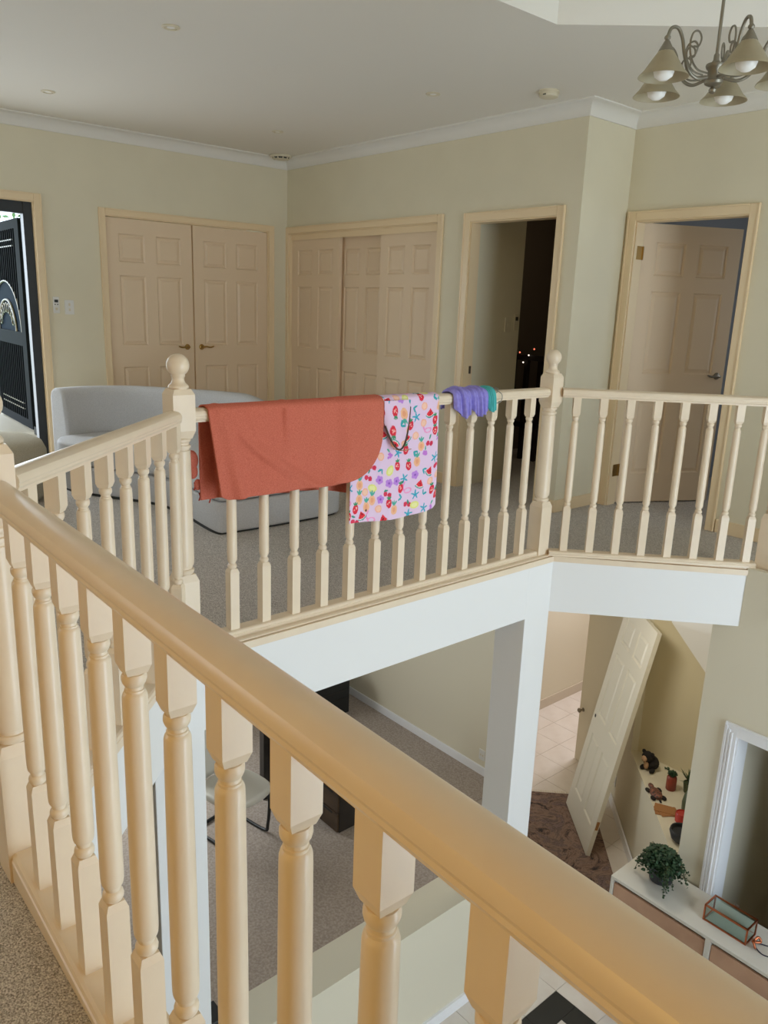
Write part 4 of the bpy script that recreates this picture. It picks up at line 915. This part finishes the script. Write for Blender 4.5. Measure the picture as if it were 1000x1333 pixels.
MB().ball((-.10, 0, .016), .026, 12, 8, (1.25, .8, .6)).xf(tm).build('head', M['turtle'], t, smooth=True)
for sx, sy in ((-.05, .045), (-.05, -.045), (.055, .042), (.055, -.042)): MB().ball((sx, sy, .011), .024, 10, 6, (1.3, .8, .45)).xf(tm).build('flipper', M['plush_dark'], t, smooth=True)
MB().ball((.095, 0, .01), .014, 8, 6, (1.4, .6, .6)).xf(tm).build('tail', M['plush_dark'], t, smooth=True)
for i, (dx, dy, rz) in enumerate(((0, 0, 38), (.02, .016, 58), (-.014, .022, 26))):
    cm = Matrix.Translation((-2.475+dx, 5.065+dy, LZ+.002+.003*i)) @ Matrix.Rotation(math.radians(rz), 4, 'Z')
    tag(MB().box(-.075, .075, -.05, .05, 0, .0022).xf(cm).build('envelope', M['kraft']), ['kraft brown envelope at the bottom of the pile on the ledge', 'kraft brown envelope in the middle of the pile on the ledge', 'kraft brown envelope on top of the pile on the ledge'][i], 'envelope', 'envelopes on the ledge')
c = (-2.37, 5.22)
t = thing('olive_vase', (*c, LZ), 'olive green bottle vase half hidden by the entry wall', 'vase')
MB().lathe((*c, LZ), [(.04, 0), (.052, .01), (.055, .07), (.045, .13), (.025, .17), (.022, .20), (.027, .21)], 22).build('body', M['olive'], t, smooth=True, angle=50)
c2 = (-2.50, 5.45)
t = thing('ledge_plant', (*c2, LZ), 'spiky green pot plant at the back of the ledge', 'plant')
MB().lathe((*c2, LZ), [(.035, 0), (.045, .08), (.042, .08), (.04, .07), (.001, .07)], 18).build('pot', M['olive'], t, smooth=True, angle=40)
sp_ = MB(); r_ = np.random.default_rng(9)
for i in range(46):
    a = r_.uniform(0, 2*PI); e_ = r_.uniform(.35, 1.3); L = r_.uniform(.08, .14); d = Vector((math.cos(a)*math.cos(e_), math.sin(a)*math.cos(e_), math.sin(e_))); p = Vector((c2[0], c2[1], LZ+.08)); v = d.cross(Vector((0, 0, 1))).normalized()*.006
    sp_.add([p, p+d*L*.5+v, p+d*L, p+d*L*.5-v], [(0, 1, 2, 3)])
tag(sp_.build('foliage', M['leaf2'], t), kind='stuff')
c = (-2.335, 5.05)
t = thing('red_pot', (*c, LZ), 'small glossy red pot beside the envelopes', 'pot')
MB().lathe((*c, LZ), [(.035, 0), (.046, .01), (.046, .075), (.042, .08), (.04, .07), (.001, .068)], 20).build('body', M['red'], t, smooth=True, angle=40)
c = (-2.22, 4.84)
t = thing('dark_bowl', (*c, LZ), 'dark round bowl at the near end of the ledge behind the trailing plant', 'bowl')
MB().lathe((*c, LZ), [(.04, 0), (.07, .03), (.085, .08), (.08, .10), (.074, .098), (.07, .07), (.001, .03)], 24).build('body', M['pot'], t, smooth=True, angle=50)

# window of the void (out of view)
t = thing('window_1', (XR+.06, 2.9, -2.6), 'tall void window that lights the stairwell, out of view', 'window', kind='structure')
MB().box(XR+.03, XR+.09, 1.8, 1.86, -2.6, 2.3).box(XR+.03, XR+.09, 3.94, 4.0, -2.6, 2.3).box(XR+.03, XR+.09, 1.86, 3.94, -2.6, -2.54).box(XR+.03, XR+.09, 1.86, 3.94, 2.24, 2.3).build('window_frame', M['white'], t)
MB().box(XR+.04, XR+.08, 2.875, 2.925, -2.54, 2.24).build('mullion', M['white'], t); MB().box(XR+.04, XR+.08, 1.86, 3.94, -.2, -.1).build('transom', M['white'], t)
